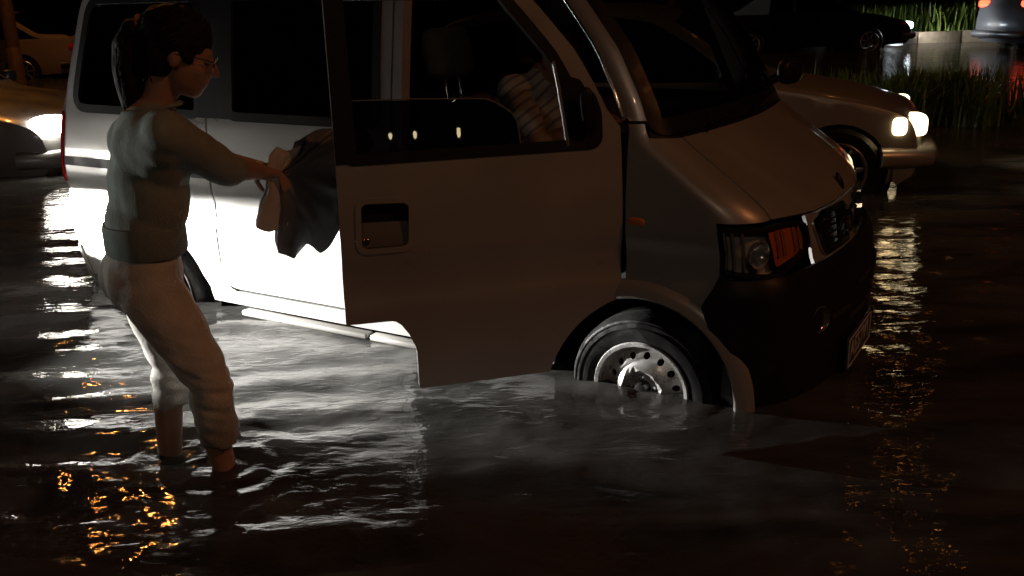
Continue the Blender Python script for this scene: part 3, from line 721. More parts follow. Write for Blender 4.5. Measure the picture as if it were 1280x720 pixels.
def car(name, label, loc, yaw, prof, paint, W_=1.66, arches=(1.28, -1.25), head=None, side=None, tail=REDLENS, lower=None, group=None, lampz=None, roof_paint=None, glassm=TINT, lampw=.20, lampd=.12):
    root = empty(name, (loc[0], loc[1], loc[2] if len(loc) > 2 else -.27), yaw); tag(root, label, 'car', group)
    S = [Vector(p) for p in prof]
    # smooth and resample the outline
    P = []
    for i in range(len(S) - 1):
        p0, p1, p2, p3 = S[max(i - 1, 0)], S[i], S[i + 1], S[min(i + 2, len(S) - 1)]
        for t in (0., .2, .4, .6, .8):
            a = .35
            m1, m2 = (p2 - p0) * a, (p3 - p1) * a
            P.append((2 * t ** 3 - 3 * t ** 2 + 1) * p1 + (t ** 3 - 2 * t ** 2 + t) * m1 + (-2 * t ** 3 + 3 * t ** 2) * p2 + (t ** 3 - t ** 2) * m2)
    P.append(S[-1])
    xmax = S[2].x; L = len(P); belt = .88 if prof is not WAGON else 1.0; hw = W_ / 2
    Nn = []
    for i in range(L):
        t = (P[min(i + 1, L - 1)] - P[max(i - 1, 0)]).normalized(); Nn.append(Vector((-t.y, t.x)) * -1)
    for i in range(L):
        if Nn[i].dot(P[i] - Vector((0, .6))) < 0: Nn[i] = -Nn[i]
    def wid(x, z):
        e = max(0., (abs(x) - (xmax - .75)) / .75)
        pl = 1 - .13 * e ** 2.2
        tm = 1 - .05 * max(0, (.5 - z) / .3) ** 2 if z < .5 else (1 - .015 * max(0, (z - .62) / .25) if z < belt else .985 - .22 * (z - belt) / .5)
        return hw * pl * tm
    r = .045
    I = [P[i] - Nn[i] * r for i in range(L)]
    zb = S[0].y + .02; bot = [(v.x, v.y) for v in I]
    ax = sorted(arches); tail_pts = []
    Rr = .33
    for cx in ax:
        a0 = math.asin((zb - .30) / Rr); tail_pts += [(cx + Rr * math.cos(math.pi - a0 + (2 * a0 - math.pi) * k / 14), .30 + Rr * math.sin(math.pi - a0 + (2 * a0 - math.pi) * k / 14)) for k in range(15)]
    poly = bot + tail_pts
    parts = []
    # side windows
    iw = [i for i in range(L) if P[i].y > belt + .02]
    top = [(P[i].x, P[i].y) for i in iw]
    wpoly = inset([(x, z) for x, z in top] , .0)
    wtop = [(x, z - .07) for x, z in top if z - .07 > belt + .03]
    wpoly = fillet([(wtop[0][0] - .02, belt + .02)] + wtop + [(wtop[-1][0] + .02, belt + .02)], [.02] + [0] * len(wtop) + [.02])
    mid = .5 * (wpoly[0][0] + wpoly[-1][0]) + .05
    for sg in (-1, 1):
        parts.append(patch(poly, lambda x, z: (x, sg * wid(x, z), z), (0, sg, 0), h=.07))
    V, F = [], []; vs_ = [-1, -.85, -.6, -.3, 0, .3, .6, .85, 1]; row = 4 + len(vs_)
    for i in range(L):
        wi = wid(I[i].x, I[i].y); a = []
        for sg in (-1, 1):
            e = [(I[i].x, sg * wi, I[i].y), (I[i].x + Nn[i].x * r * .72, sg * (wi - r * .28), I[i].y + Nn[i].y * r * .72)]
            a.append(e)
        line = list(a[0])
        for v in vs_:
            fx = abs(Nn[i].x); cr_ = .02 + .07 * fx
            q = P[i] + Nn[i] * cr_ * (1 - v * v); line.append((q.x, v * (wi - r), q.y))
        line += a[1][::-1]; V += line
    for i in range(L - 1):
        for k in range(row - 1): F.append((i * row + k, i * row + k + 1, (i + 1) * row + k + 1, (i + 1) * row + k))
    s = sum((Vector(V[f[1]]) - Vector(V[f[0]])).cross(Vector(V[f[2]]) - Vector(V[f[0]])).z for f in F)
    if s < 0: F = [f[::-1] for f in F]
    body = mk('body', *weld(join((V, F), *parts), .004), paint, root, sharp=32)
    # glass: side panes, windscreen, rear window
    for sg in (-1, 1):
        for lo, hi in ((mid + .03, 9), (-9, mid - .03)):
            q = [(min(max(x, lo), hi), z) for x, z in wpoly]
            qq = [q[0]]
            for p_ in q[1:]:
                if (Vector(p_) - Vector(qq[-1])).length > 1e-3: qq.append(p_)
            mk('window', *offset(patch(qq, lambda x, z: (x, sg * wid(x, z), z), (0, sg, 0), h=.08), .004), glassm, root)
    ic = [i for i in iw if P[i].y < max(p.y for p in P) - .10]
    for sel, nm in (([i for i in ic if P[i].x > mid], 'windscreen'), ([i for i in ic if P[i].x < mid], 'rear_window')):
        VV, FF = [], []
        for i in sel:
            wi = wid(I[i].x, I[i].y) - .10
            for v in np.linspace(-1, 1, 9):
                q = P[i] + Nn[i] * (.026 + (.02 + .07 * abs(Nn[i].x)) * (1 - v * v) - .014 * v * v); VV.append((q.x, v * wi, q.y))
        for a in range(len(sel) - 1):
            for k in range(8): FF.append((a * 9 + k, a * 9 + k + 1, (a + 1) * 9 + k + 1, (a + 1) * 9 + k))
        if FF: mk(nm, VV, FF, glassm, root)
    # bumper mouldings, lamps, plates, mirrors, handles, wheels
    fz = .40; xb = max(p.x for p in P); xe = min(p.x for p in P)
    for sgn, xx, nm in ((1, xb, 'front_bumper'), (-1, xe, 'rear_bumper')):
        line = []
        for v in np.linspace(-1, 1, 15):
            wx = wid(xx * .93, fz); y = v * (wx + .015); back = .04 * v * v + .30 * max(0, (abs(v) - .9) / .1)
            line.append((xx + sgn * (.085 - back), y, fz))
        mk(nm, *xf(tube(line, .075, 10), Matrix.Identity(4)), lower or BUMPER, root)
    lz = lampz or (.60 if prof is not WAGON else .74)
    fx0 = max(p.x for p in P if abs(p.y - lz) < .10)
    for sg in (-1, 1):
        yl = sg * (wid(fx0 - .1, lz) - lampw - .03)
        hlm = head or HEADOFF
        mk('headlight', *xf(ellipsoid((0, 0, 0), (lampd, lampw, .075), p=.55), Matrix.Translation((fx0 + .045 - lampd, yl, lz)) @ Matrix.Rotation(R(-sg * 12), 4, 'Z')), hlm, root)
        if side: mk('corner_light', *xf(ellipsoid((0, 0, 0), (.05, .03, .06), p=.6), Matrix.Translation((fx0 - .13, sg * (wid(fx0 - .13, lz) - .012), lz)) @ Matrix.Rotation(R(-sg * 14), 4, 'Z')), side, root)
        tz = lz + (.12 if prof is not WAGON else .25)
        rx = min(p.x for p in P if abs(p.y - tz) < .10)
        mk('tail_light', *xf(ellipsoid((0, 0, 0), (.06, .17, .075), p=.5), Matrix.Translation((rx + .03, sg * (wid(rx + .05, tz) - .150), tz))), tail, root)
        xm = P[[i for i in iw if P[i].x > mid][0]].x - .12
        mk('mirror', *xf(ellipsoid((0, 0, 0), (.05, .09, .06), p=.7), Matrix.Translation((xm, sg * (wid(xm, belt) + .085), belt + .09))), BLACKTRIM, root)
        for hx in (mid - .02, mid - .85):
            mk('door_handle', *box((hx, sg * (wid(hx, belt - .1) + .008), belt - .10), (.15, .02, .03), .008), BLACKTRIM, root)
        mk('side_moulding', *tube([(x, sg * (wid(x, .52) + .004), .52) for x in np.linspace(ax[0] + .36, ax[1] - .36, 12)], .018, 6), BLACKTRIM, root)
        for cx in ax:
            wl_ = lathe([(Rr + .03, 0), (Rr + .02, -.32 * sg), (.05, -.32 * sg)], 24, 'y', R(-25), R(205))
            mk('wheel_well', [(v[0] + cx, v[1] + sg * (hw - .06), v[2] + .30) for v in wl_[0]], wl_[1], WELL, root)
            put_wheel(root, (cx, sg * (hw - .125), .30), .3 + cx, 0 if sg < 0 else math.pi, ALLOY, rmat=SPOKE)
    mk('number_plate', *box((xe - .065, 0, .56), (.012, .42, .13), .004), PLATEW, root)
    mk('number_plate', *box((xb + .105, 0, .40), (.012, .42, .13), .004), PLATEW, root)
    mk('grille', *box((fx0 - .02, 0, lz - .01), (.10, .5, .09), .02), BLACKTRIM, root)
    mk('underbody', *box((0, 0, .28), (xb - xe - .5, W_ - .55, .14), .03), WELL, root)
    return root

GREYP = mat('grey_paint', (.22, .22, .215), .35, .3, .5, coat=.6, rvar=.08, vscale=3)
BLACKP = mat('black_paint', (.008, .008, .009), .22, 0, .5, coat=.7)
PALEP = mat('pale_paint', (.26, .21, .19), .35, .2, .5, coat=.5)
SILV2 = mat('silver_car_paint', (.42, .40, .38), .35, .4, .5, coat=.5, rvar=.08, vscale=3)

def place(front_px_world, yaw, xfront):
    """root position so that the car's nose is at the given ground point"""
    return (front_px_world[0] - math.cos(yaw) * xfront, front_px_world[1] - math.sin(yaw) * xfront)
ya = R(-8); p_ = place((-3.70, 8.65), ya, 2.2)
taxi = car('sedan', 'grey sedan with lit headlight waiting in the water behind the minivan', p_, ya, SEDAN, GREYP, head=HEADON, lower=GREYP, lampz=.66)
ya = R(-17); wp = (2.22, 6.42); p_ = (wp[0] - math.cos(ya) * 1.38 + math.sin(ya) * -.76, wp[1] - math.sin(ya) * 1.38 - math.cos(ya) * -.76)
hatch = car('hatchback', 'silver hatchback with warm lit headlight in the water beyond the minivan bonnet', p_, ya, HATCH, SILV2, W_=1.6, arches=(1.38, -1.12), head=HEADWARM, side=SIDEWARM, lower=SILV2, lampw=.11, lampz=.61, lampd=.07)
hatch.location.z = -.17
ya = R(3); p_ = place((8.5, 21.5), ya, 2.2)
blackcar = car('sedan', 'black sedan with white lit headlight driving along the far kerb', p_, ya, SEDAN, BLACKP, W_=1.75, head=HEADWHITE, tail=TAILON)
blackcar.location.z = -.12
ya = R(60); p_ = place((12.9, 24.6), ya, 2.2)
redcar = car('station_wagon', 'blue-grey estate car with glowing red brake lights beside the grass verge', (12.25, 20.6), R(12), WAGON, mat('blue_grey_paint', (.10, .115, .15), .35, .3, coat=.5), W_=1.75, tail=BRAKEON, lower=mat('blue_grey_paint', (.1, .1, .1)))
redcar.location.z = -.12
ya = R(-14)
farcar = car('sedan', 'pale sedan parked in the dark beyond the grey sedan', (-10.6, 19.7), R(184), SEDAN, PALEP, W_=1.7)
farcar.location.z = -.15
# the car that lights the scene: waits in the next lane, behind the minivan and outside the picture
lw_ = van_world(-4.40, -2.41)
beamcar = car('sedan', 'silver sedan with one blazing headlight in the lane beside the minivan', (lw_.x - math.cos(VAN_YAW) * 2.3, lw_.y - math.sin(VAN_YAW) * 2.3), VAN_YAW, SEDAN, SILV2, lower=SILV2, lampz=.70)
for ch in beamcar.children:
    if ch.name.startswith('headlight') :
        ch.data.materials.clear(); ch.data.materials.append(mat('dipped_beam_on', (.8, .8, .8), .2, emit=(1, .97, .90), estr=14)); ch['label'] = 'lit headlight'
ld = bpy.data.lights.new('shaped_dipped_beam', 'SPOT'); ld.energy = 6000; ld.spot_size = R(60); ld.spot_blend = .38; ld.shadow_soft_size = .005; ld.color = (1, .98, .94)
lo = bpy.data.objects.new('shaped_dipped_beam', ld); C.objects.link(lo); lo.parent = beamcar
lo.location = (2.30, .56, .70); lo.rotation_euler = (R(86), 0, R(-90 + 32))
# plates added above and below both lamps to trim their beams
for sg in (-1, 1):
    mk('headlight_shield', *box((2.37, sg * .56, .7055), (.17, .36, .006), .0), BLACKTRIM, beamcar)
    mk('headlight_shield', *box((2.40, sg * .56, .668 if sg > 0 else .686), (.11, .36, .006), .0), BLACKTRIM, beamcar)
# small plate added to keep the beam off the water beyond the door
mk('headlight_shield', *box((2.452, .56 - .0005, .6941), (.004, .081, .0202), .0), BLACKTRIM, beamcar)
def beam(c_, x, y, z, power, col, down=3, size=80, blend=.6, turn=0, name='headlight_beam'):
    d_ = bpy.data.lights.new(name, 'SPOT'); d_.energy = power; d_.spot_size = R(size); d_.spot_blend = blend; d_.shadow_soft_size = .10; d_.color = col
    o_ = bpy.data.objects.new(name, d_); C.objects.link(o_); o_.parent = c_; o_.location = (x, y, z); o_.rotation_euler = (R(90 - down), 0, R(-90 + turn)); return o_
beam(beamcar, 2.48, .56, .70, 14, (1, .97, .9), 0, 100, .6, 24, 'headlight_glare')  # added spot standing in for lens scatter above the cut-off
beam(beamcar, 2.48, -.56, .70, 120, (1, .97, .9), -16, 30, .6, 14, 'headlight_glare')  # added spot, tilted upward to light the woman's torso but not the water
b2 = beam(beamcar, 2.30, -.56, .70, 2400, (1, .98, .94), 2, 17, .4, 26, 'shaped_dipped_beam'); b2.data.shadow_soft_size = .006  # narrow spot added and turned to light the woman's back
for sg in (-1, 1):
    beam(blackcar, 2.40, sg * .55, .60, 140, (1, .92, .78))
    beam(hatch, 2.06, sg * .55, .61, 20, (1, .85, .6))
    beam(taxi, 2.36, sg * .52, .66, 60, (1, .93, .8), 6)

# ------------------------------------------------------------------ street lamps (sodium)
SODIUM = mat('sodium_lens', (.8, .5, .2), .3, emit=(1.0, .36, .05), estr=220)
POLE = mat('lamp_pole', (.16, .10, .07), .55, .3, var=.25, vscale=8, bump=.2)
def street_lamp(base, head, h, label, power, col=(1, .36, .08), z0=-.27, lens=SODIUM, size=(.34, .15)):
    r_ = empty('street_lamp', (base[0], base[1], z0)); tag(r_, label, 'street lamp', 'street lamps')
    d = Vector((head[0] - base[0], head[1] - base[1], 0)); a = math.atan2(d.y, d.x); Ld = d.length
    mk('base', *lathe([(.001, .0), (.20, 0), (.20, .10), (.14, .14), (.13, .9), (.10, .95)], 20, 'z'), POLE, r_)
    mk('pole', *tube([(0, 0, .1), (0, 0, h * .5), (0, 0, h - .8)], [.13, .11, .08], 14), POLE, r_)
    arm = [(math.cos(a) * Ld * t, math.sin(a) * Ld * t, h - .8 + .95 * math.sin(min(1, t * 1.15) * math.pi / 2)) for t in np.linspace(0, 1, 14)]
    mk('arm', *tube(arm, .045, 10), POLE, r_)
    M = Matrix.Translation(arm[-1]) @ Matrix.Rotation(a, 4, 'Z')
    mk('lamp_head', *xf(ellipsoid((.15, 0, .05), (.45, .19, .12), p=.8), M), POLE, r_)
    mk('lens', *xf(ellipsoid((.18, 0, -.04), (size[0] / 2, size[1] / 2, .07)), M), lens, r_)
    ld = bpy.data.lights.new('sodium_light', 'SPOT'); ld.energy = power; ld.color = col; ld.spot_size = R(165); ld.spot_blend = .5; ld.shadow_soft_size = .15
    lo = bpy.data.objects.new('sodium_light', ld); C.objects.link(lo); lo.parent = r_; lo.location = M @ Vector((.18, 0, -.16))
    return r_
DIMSOD = mat('sodium_lens_dim', (.8, .5, .2), .3, emit=(1.0, .33, .05), estr=4)
street_lamp((-9.05, 18.2), (-7.1, 15.4), 9.2, 'brown steel street lamp post beside the pale parked sedan', 450)
street_lamp((-5.9, 19.5), (-4.5, 16.4), 9.2, 'brown steel street lamp behind the minivan roof', 110)
street_lamp((3.3, 19.4), (8.0, 18.2), 9.2, 'brown steel street lamp by the black sedan', 10, lens=DIMSOD)
street_lamp((9.8, -2.6), (7.1, -1.2), 7.0, 'brown steel street lamp on the pavement ahead of the minivan', 300, (1, .34, .11), lens=DIMSOD)
street_lamp((-3.5, -14), (-1.5, -11), 8.5, 'added street lamp behind the viewer, filling the dark door side', 170, (1, .80, .62))  # unseen lamp added as weak fill on the open door
GLOBE = mat('globe_on', (.9, .85, .7), .3, emit=(1.0, .82, .45), estr=15)
for k_, (gx_, gy_) in enumerate(((7.43, -15.46), (7.97, -15.24), (8.92, -14.81))):
    g_ = empty('globe_lamp', (gx_, gy_, -.27)); tag(g_, 'short post with a small glowing globe in the row opposite the open door', 'lamp post', 'globe lamps across the street')
    mk('post', *tube([(0, 0, 0), (0, 0, 3.3)], [.06, .04], 12), POLE, g_)
    mk('globe', *ellipsoid((0, 0, 3.42), (.045, .045, .05)), GLOBE, g_)

# ------------------------------------------------------------------ people
def capsule(p0, r0, p1, r1, n=18, k=6):
    p0, p1 = Vector(p0), Vector(p1); d = p1 - p0; L = max(d.length, 1e-5); t = d / L
    path, rad = [], []
    for i in range(k + 1):
        a = math.pi / 2 * (1 - i / k); path.append(p0 - t * r0 * math.sin(a)); rad.append(max(r0 * math.cos(a), 1e-4))
    for i in range(1, 4): path.append(p0 + d * i / 4); rad.append(r0 + (r1 - r0) * i / 4)
    for i in range(k + 1):
        a = math.pi / 2 * i / k; path.append(p1 + t * r1 * math.sin(a)); rad.append(max(r1 * math.cos(a), 1e-4))
    return tube(path, rad, n)
def chain(pts, rs, n=18):
    return join(*[capsule(pts[i], rs[i], pts[i + 1], rs[i + 1], n) for i in range(len(pts) - 1)])
def fuse(name, vf, voxel, smooth_it, m, parent=None, org=(0, 0, 0), disp=None, decim=None):
    """one continuous skin over overlapping volumes"""
    o = mk(name, *vf, m, smooth=True, sharp=None)
    md = o.modifiers.new('r', 'REMESH'); md.mode = 'VOXEL'; md.voxel_size = voxel
    if smooth_it:
        sm = o.modifiers.new('s', 'SMOOTH'); sm.factor = .5; sm.iterations = smooth_it
    bpy.context.view_layer.update()
    me = bpy.data.meshes.new_from_object(o.evaluated_get(bpy.context.evaluated_depsgraph_get()))
    old = o.data; bpy.data.objects.remove(o); bpy.data.meshes.remove(old)
    me.polygons.foreach_set('use_smooth', [True] * len(me.polygons))
    org = Vector(org)
    if disp:
        nv = [v.normal.copy() for v in me.vertices]
        for v, nn in zip(me.vertices, nv): v.co = v.co + nn * disp(v.co, nn)
    for v in me.vertices: v.co = v.co - org
    me.materials.clear(); me.materials.append(m); me.update()
    me.name = name
    return link(name, me, parent)
SKIN = mat('skin', (.50, .30, .21), .5, 0, .4, var=.08, vscale=15, sss=.1)
HAIR = mat('dark_hair', (.016, .012, .009), .65, 0, .25, var=.4, vscale=60, bump=.5, bscale=90)
TOP = mat('knit_top', (.36, .41, .38), .9, 0, .2, var=.10, vscale=30, bump=.35, bscale=220)
BAND = mat('knit_rib', (.30, .36, .34), .9, 0, .2, var=.10, vscale=30, bump=.5, bscale=260)
TROU = mat('cream_cotton', (.74, .71, .66), .85, 0, .2, var=.10, vscale=14, bump=.3, bscale=160)
def wet(m, z0, z1, dark):
    n_ = m.node_tree.nodes; l_ = m.node_tree.links; b_ = n_['Principled BSDF']; src = b_.inputs['Base Color'].links[0].from_socket
    tc_ = n_.new('ShaderNodeTexCoord'); sx_ = n_.new('ShaderNodeSeparateXYZ'); l_.new(tc_.outputs['Object'], sx_.inputs[0])
    nz_ = n_.new('ShaderNodeTexNoise'); nz_.inputs['Scale'].default_value = 14; l_.new(tc_.outputs['Object'], nz_.inputs['Vector'])
    ad_ = n_.new('ShaderNodeMath'); ad_.operation = 'MULTIPLY_ADD'; ad_.inputs[1].default_value = .16; l_.new(nz_.outputs['Fac'], ad_.inputs[0]); l_.new(sx_.outputs[2], ad_.inputs[2])
    mr_ = n_.new('ShaderNodeMapRange'); mr_.inputs[1].default_value = z0 + .08; mr_.inputs[2].default_value = z1 + .08; mr_.inputs[3].default_value = dark; mr_.inputs[4].default_value = 1; l_.new(ad_.outputs[0], mr_.inputs[0])
    sc_ = n_.new('ShaderNodeVectorMath'); sc_.operation = 'SCALE'; l_.new(src, sc_.inputs[0]); l_.new(mr_.outputs[0], sc_.inputs['Scale']); l_.new(sc_.outputs[0], b_.inputs['Base Color'])
wet(TROU, .30, .44, .5)
SHOE = mat('dark_shoe', (.012, .012, .013), .5)
def fold(co, s=14., amp=.006, st=(1, 1, .45)):
    p = Vector((co.x * st[0], co.y * st[1], co.z * st[2])) * s
    return (noise.noise(p) + .5 * noise.noise(p * 2.1 + Vector((3, 1, 7)))) * amp

def head_shape(c, f, up_, s=1.0):
    """head volumes about centre c looking along f; unit metres for a 0.22 m head"""
    f = Vector(f).normalized(); u = (Vector(up_) - f * Vector(up_).dot(f)).normalized(); r = f.cross(u)
    M = Matrix((f, r, u)).transposed()
    def P(a, b_, c_): return Vector(c) + (f * a + r * b_ + u * c_) * s
    vol = [ellipsoid(P(-.012, 0, .028), (.094 * s, .072 * s, .086 * s), M),           # skull
           ellipsoid(P(.030, 0, -.030), (.062 * s, .058 * s, .078 * s), M),           # face
           ellipsoid(P(.050, 0, -.085), (.028 * s, .030 * s, .024 * s), M),           # chin
           capsule(P(.086, 0, .008), .008 * s, P(.103, 0, -.026), .012 * s),          # nose
           capsule(P(.070, -.026, .022), .012 * s, P(.070, .026, .022), .012 * s),    # brow
           capsule(P(.078, -.017, -.055), .010 * s, P(.078, .017, -.055), .010 * s),  # lips
           capsule(P(.077, -.015, -.066), .009 * s, P(.077, .015, -.066), .009 * s)]
    for sg in (-1, 1):
        vol.append(ellipsoid(P(-.005, sg * .070, -.008), (.017 * s, .009 * s, .030 * s), M))   # ears
        vol.append(ellipsoid(P(.052, sg * .036, -.028), (.026 * s, .022 * s, .026 * s), M))    # cheeks
    return vol, P, M
def hand_shape(w, d, nrm, curl=.5, s=1.0, thumb=1):
    """palm and five fingers: wrist w, pointing d, palm normal nrm (fingers curl towards it)"""
    d = Vector(d).normalized(); nrm = (Vector(nrm) - d * Vector(nrm).dot(d)).normalized(); b_ = d.cross(nrm)
    w = Vector(w); vol = [capsule(w, .024 * s, w + d * .03 * s, .026 * s)]
    for q in (-.024, -.008, .008, .024): vol.append(capsule(w + (d * .02 + b_ * q * .8) * s, .015 * s, w + (d * .078 + b_ * q) * s, .0125 * s, 10, 3))
    for q, L in ((-.027, .062), (-.009, .078), (.009, .083), (.027, .074)):
        p = w + (d * .08 + b_ * q) * s; dirv = d.copy(); r_ = .0092 * s
        for k, fr in enumerate((.44, .31, .25)):
            dirv = (dirv * math.cos(curl) + nrm * math.sin(curl)).normalized()
            p2 = p + dirv * L * fr * s; vol.append(capsule(p, r_, p2, r_ * .92, 10, 3)); p = p2; r_ *= .92
    p = w + (d * .025 + b_ * .026 * thumb) * s
    for dv, L, r_ in ((d * .6 + b_ * thumb * .6 + nrm * .5, .036, .012), (d * .8 + b_ * thumb * .1 + nrm * .7, .030, .0105), (d * .8 - b_ * thumb * .25 + nrm * .7, .025, .009)):
        p2 = p + dv.normalized() * L * s; vol.append(capsule(p, r_ * s, p2, r_ * s * .93, 10, 3)); p = p2
    return vol

# --- the woman wading beside the van
WB_ = Vector((-1.0, 2.69, ground_z(-1.0, 2.69)))
woman = empty('person', WB_)
tag(woman, 'woman in grey-green top and rolled cream trousers wading, holding out a dark bag', 'person')
gz = ground_z(-1.0, 2.69)
TA = R(32); FD = Vector((math.cos(R(12)), math.sin(R(12)), 0)); TM = Matrix.Rotation(TA, 3, 'Z')   # head's facing, and the turn of her trunk
hc = Vector((-.897, 2.72, 1.215))
hv, HP, HM = head_shape(hc, FD + Vector((0, 0, -.32)), (0, 0, 1), 1.0)
shR, shL = Vector((-.912, 2.580, 1.015)), Vector((-1.075, 2.850, 1.02))
elR, wrR = Vector((-.818, 2.755, .890)), Vector((-.772, 2.940, .845))
elL, wrL = Vector((-.945, 3.03, .87)), Vector((-.815, 3.06, .842))
grip = Vector((-.737, 3.025, .820))
hiR, knR, anR = Vector((-1.035, 2.640, .55)), Vector((-.905, 2.625, .30)), Vector((-.876, 2.640, gz + .07))
hiL, knL, anL = Vector((-1.110, 2.790, .55)), Vector((-1.045, 2.765, .29)), Vector((-1.098, 2.725, gz + .07))
body = list(hv)
body += [capsule((-.995, 2.72, 1.04), .058, (-.965, 2.72, 1.10), .046), capsule((-.965, 2.72, 1.10), .046, hc + Vector((-.050, 0, -.045)), .045)]                    # neck
body += [ellipsoid((-1.02, 2.715, .93), (.085, .145, .17), TM), ellipsoid((-1.055, 2.715, .74), (.085, .125, .16), TM), ellipsoid((-1.075, 2.715, .60), (.10, .15, .12), TM)]
body += [capsule(shR, .05, shL, .05)]
for sh, el, wr in ((shR, elR, wrR), (shL, elL, wrL)): body += [chain([sh, el], [.046, .037]), chain([el, el.lerp(wr, .35), wr], [.036, .037, .024])]
for hi, kn, an in ((hiR, knR, anR), (hiL, knL, anL)):
    cf = kn.lerp(an, .3) + Vector((-.018, 0, 0))
    body += [chain([hi, kn], [.080, .050]), chain([kn, cf, an], [.048, .045, .030])]
    ft = Vector((an.x, an.y, gz + .032)); body += [chain([an, ft + Vector((-.03, 0, 0))], [.033, .034]), chain([ft, ft + Vector((.12, .02, -.006))], [.034, .026])]
body += hand_shape(wrR, (grip - wrR) + Vector((0, -.01, 0)), (.25, .1, -1), .55, .95, 1)
body += hand_shape(wrL, (grip - wrL) + Vector((0, .02, 0)), (.3, -.6, -.6), .6, .95, -1)
fuse('body', join(*body), .0068, 4, SKIN, woman, WB_)

# clothes
tp = [ellipsoid((-1.005, 2.715, .955), (.105, .172, .140), TM), ellipsoid((-1.032, 2.715, .84), (.110, .152, .17), TM), ellipsoid((-1.058, 2.715, .745), (.108, .146, .12), TM), ellipsoid((-1.055, 2.715, .70), (.102, .140, .07), TM),
      capsule(shR + Vector((-.008, .012, 0)), .062, shL + Vector((.008, -.012, 0)), .062), capsule((-.985, 2.675, 1.035), .045, (-1.01, 2.76, 1.035), .045)]
tp += [capsule((-1.02, 2.68, .965), .085, shR + Vector((-.02, .02, -.03)), .070), capsule((-1.06, 2.76, .975), .085, shL + Vector((.01, -.01, -.03)), .066)]
slR, slL = shR.lerp(elR, 1.02) + (wrR - elR) * .10, shL.lerp(elL, 1.0) + (wrL - elL) * .08
tp += [chain([shR, shR.lerp(elR, .6), elR, slR], [.066, .058, .052, .050]), chain([shL, elL, slL], [.062, .052, .048])]
top = fuse('top', join(*tp), .0085, 5, TOP, woman, WB_, lambda c, nn: fold(c, 11, .0045, (1, 1, .8)))
bnd = [lathe([(1.0, .0), (1.04, .012), (1.04, .07), (1.0, .088), (.93, .088), (.93, 0), (1.0, 0)], 48, 'z')]
bv = [tuple(TM @ Vector((v[0] * .109, v[1] * .148, v[2])) + Vector((-1.062, 2.715, .662))) for v in bnd[0][0]]
mk('waistband', [tuple(Vector(v) - WB_) for v in bv], bnd[0][1], BAND, woman)
nk = [Vector((-.992 + .078 * math.cos(t), 2.718 + .084 * math.sin(t), 1.072 + .010 * math.cos(t))) - WB_ for t in np.linspace(0, 2 * math.pi, 33)]
mk('neckline', *tube(nk, .006, 8, False), BAND, woman)

tr = [ellipsoid((-1.080, 2.715, .61), (.108, .162, .12), TM), ellipsoid((-1.065, 2.715, .685), (.100, .142, .07), TM)]
for q in (-.05, .05): tr.append(ellipsoid(Vector((-1.105, 2.715, .580)) + TM @ Vector((-.01, q, 0)), (.088, .088, .095), TM))
hemR, hemL = knR.lerp(anR, .50), knL.lerp(anL, .30)
tr += [chain([hiR, hiR.lerp(knR, .5), knR, hemR, hemR + (hemR - knR) * .3], [.092, .083, .067, .062, .061]), chain([hiL, hiL.lerp(knL, .5), knL, hemL, hemL + (hemL - knL) * .5], [.092, .083, .068, .066, .066])]
def tfold(c, nn):
    k = max(0., 1 - abs(c.z - .27) / .22)
    return fold(c, 9, .005, (1, 1, .6)) + k * .012 * noise.noise(Vector((c.x * 9, c.y * 9, c.z * 38 + c.x * 14))) + .003 * noise.noise(Vector((c.x * 30, c.y * 30, c.z * 30)))
to = fuse('trousers', join(*tr), .0085, 4, TROU, woman, WB_, tfold)
bm = bmesh.new(); bm.from_mesh(to.data)
def below(p):
    p = p + WB_; right = p.x > (hemR.x + hemL.x) / 2
    return p.z < (hemR.z if right else hemL.z) + .006 * math.sin(p.x * 60) + .006 * math.sin(p.y * 70)
bmesh.ops.delete(bm, geom=[f for f in bm.faces if below(f.calc_center_median())], context='FACES')
bm.to_mesh(to.data); bm.free()
sl_ = to.modifiers.new('cloth', 'SOLIDIFY'); sl_.thickness = .004; sl_.offset = -1
for an in (anR, anL):
    ft = Vector((an.x, an.y, gz))
    sv = [chain([an + Vector((0, 0, .085)), ft + Vector((-.03, 0, .035))], [.043, .043]), chain([ft + Vector((0, 0, .032)), ft + Vector((.13, .025, .026))], [.044, .034])]
    fuse('shoe', join(*sv), .009, 3, SHOE, woman, WB_)
# hair: cap, bun line and ponytail with a tie
hr = [ellipsoid(HP(-.022, 0, .042), (.102, .082, .088), HM), ellipsoid(HP(-.050, 0, -.005), (.066, .074, .075), HM), capsule(HP(.038, -.025, .082), .026, HP(.038, .025, .082), .026),
      capsule(HP(.0, -.062, .03), .024, HP(.030, -.060, -.005), .014), capsule(HP(.0, .062, .03), .024, HP(.030, .060, -.005), .014)]
tiep = HP(-.100, 0, .050)
pony = [tiep, tiep + Vector((-.030, 0, -.012)), tiep + Vector((-.055, -.004, -.055)), tiep + Vector((-.062, -.006, -.110)), tiep + Vector((-.066, -.004, -.160)), tiep + Vector((-.072, 0, -.205)), tiep + Vector((-.080, 0, -.235))]
hr += [chain(pony, [.026, .036, .042, .042, .036, .024, .008])]
def hstr(c, nn): return .004 * noise.noise(Vector((c.x * 60, c.y * 60, c.z * 12))) + .004 * noise.noise(Vector((c.x * 20, c.y * 20, c.z * 20)))
fuse('hair', join(*hr), .0065, 3, HAIR, woman, WB_, hstr)
tl = [tiep + Vector((-.016, .024 * math.cos(t), .0 + .026 * math.sin(t))) - WB_ for t in np.linspace(0, 2 * math.pi, 17)]
mk('hair_tie', *tube(tl, .007, 8, False), mat('hair_tie', (.45, .18, .12), .6), woman)
strands = []
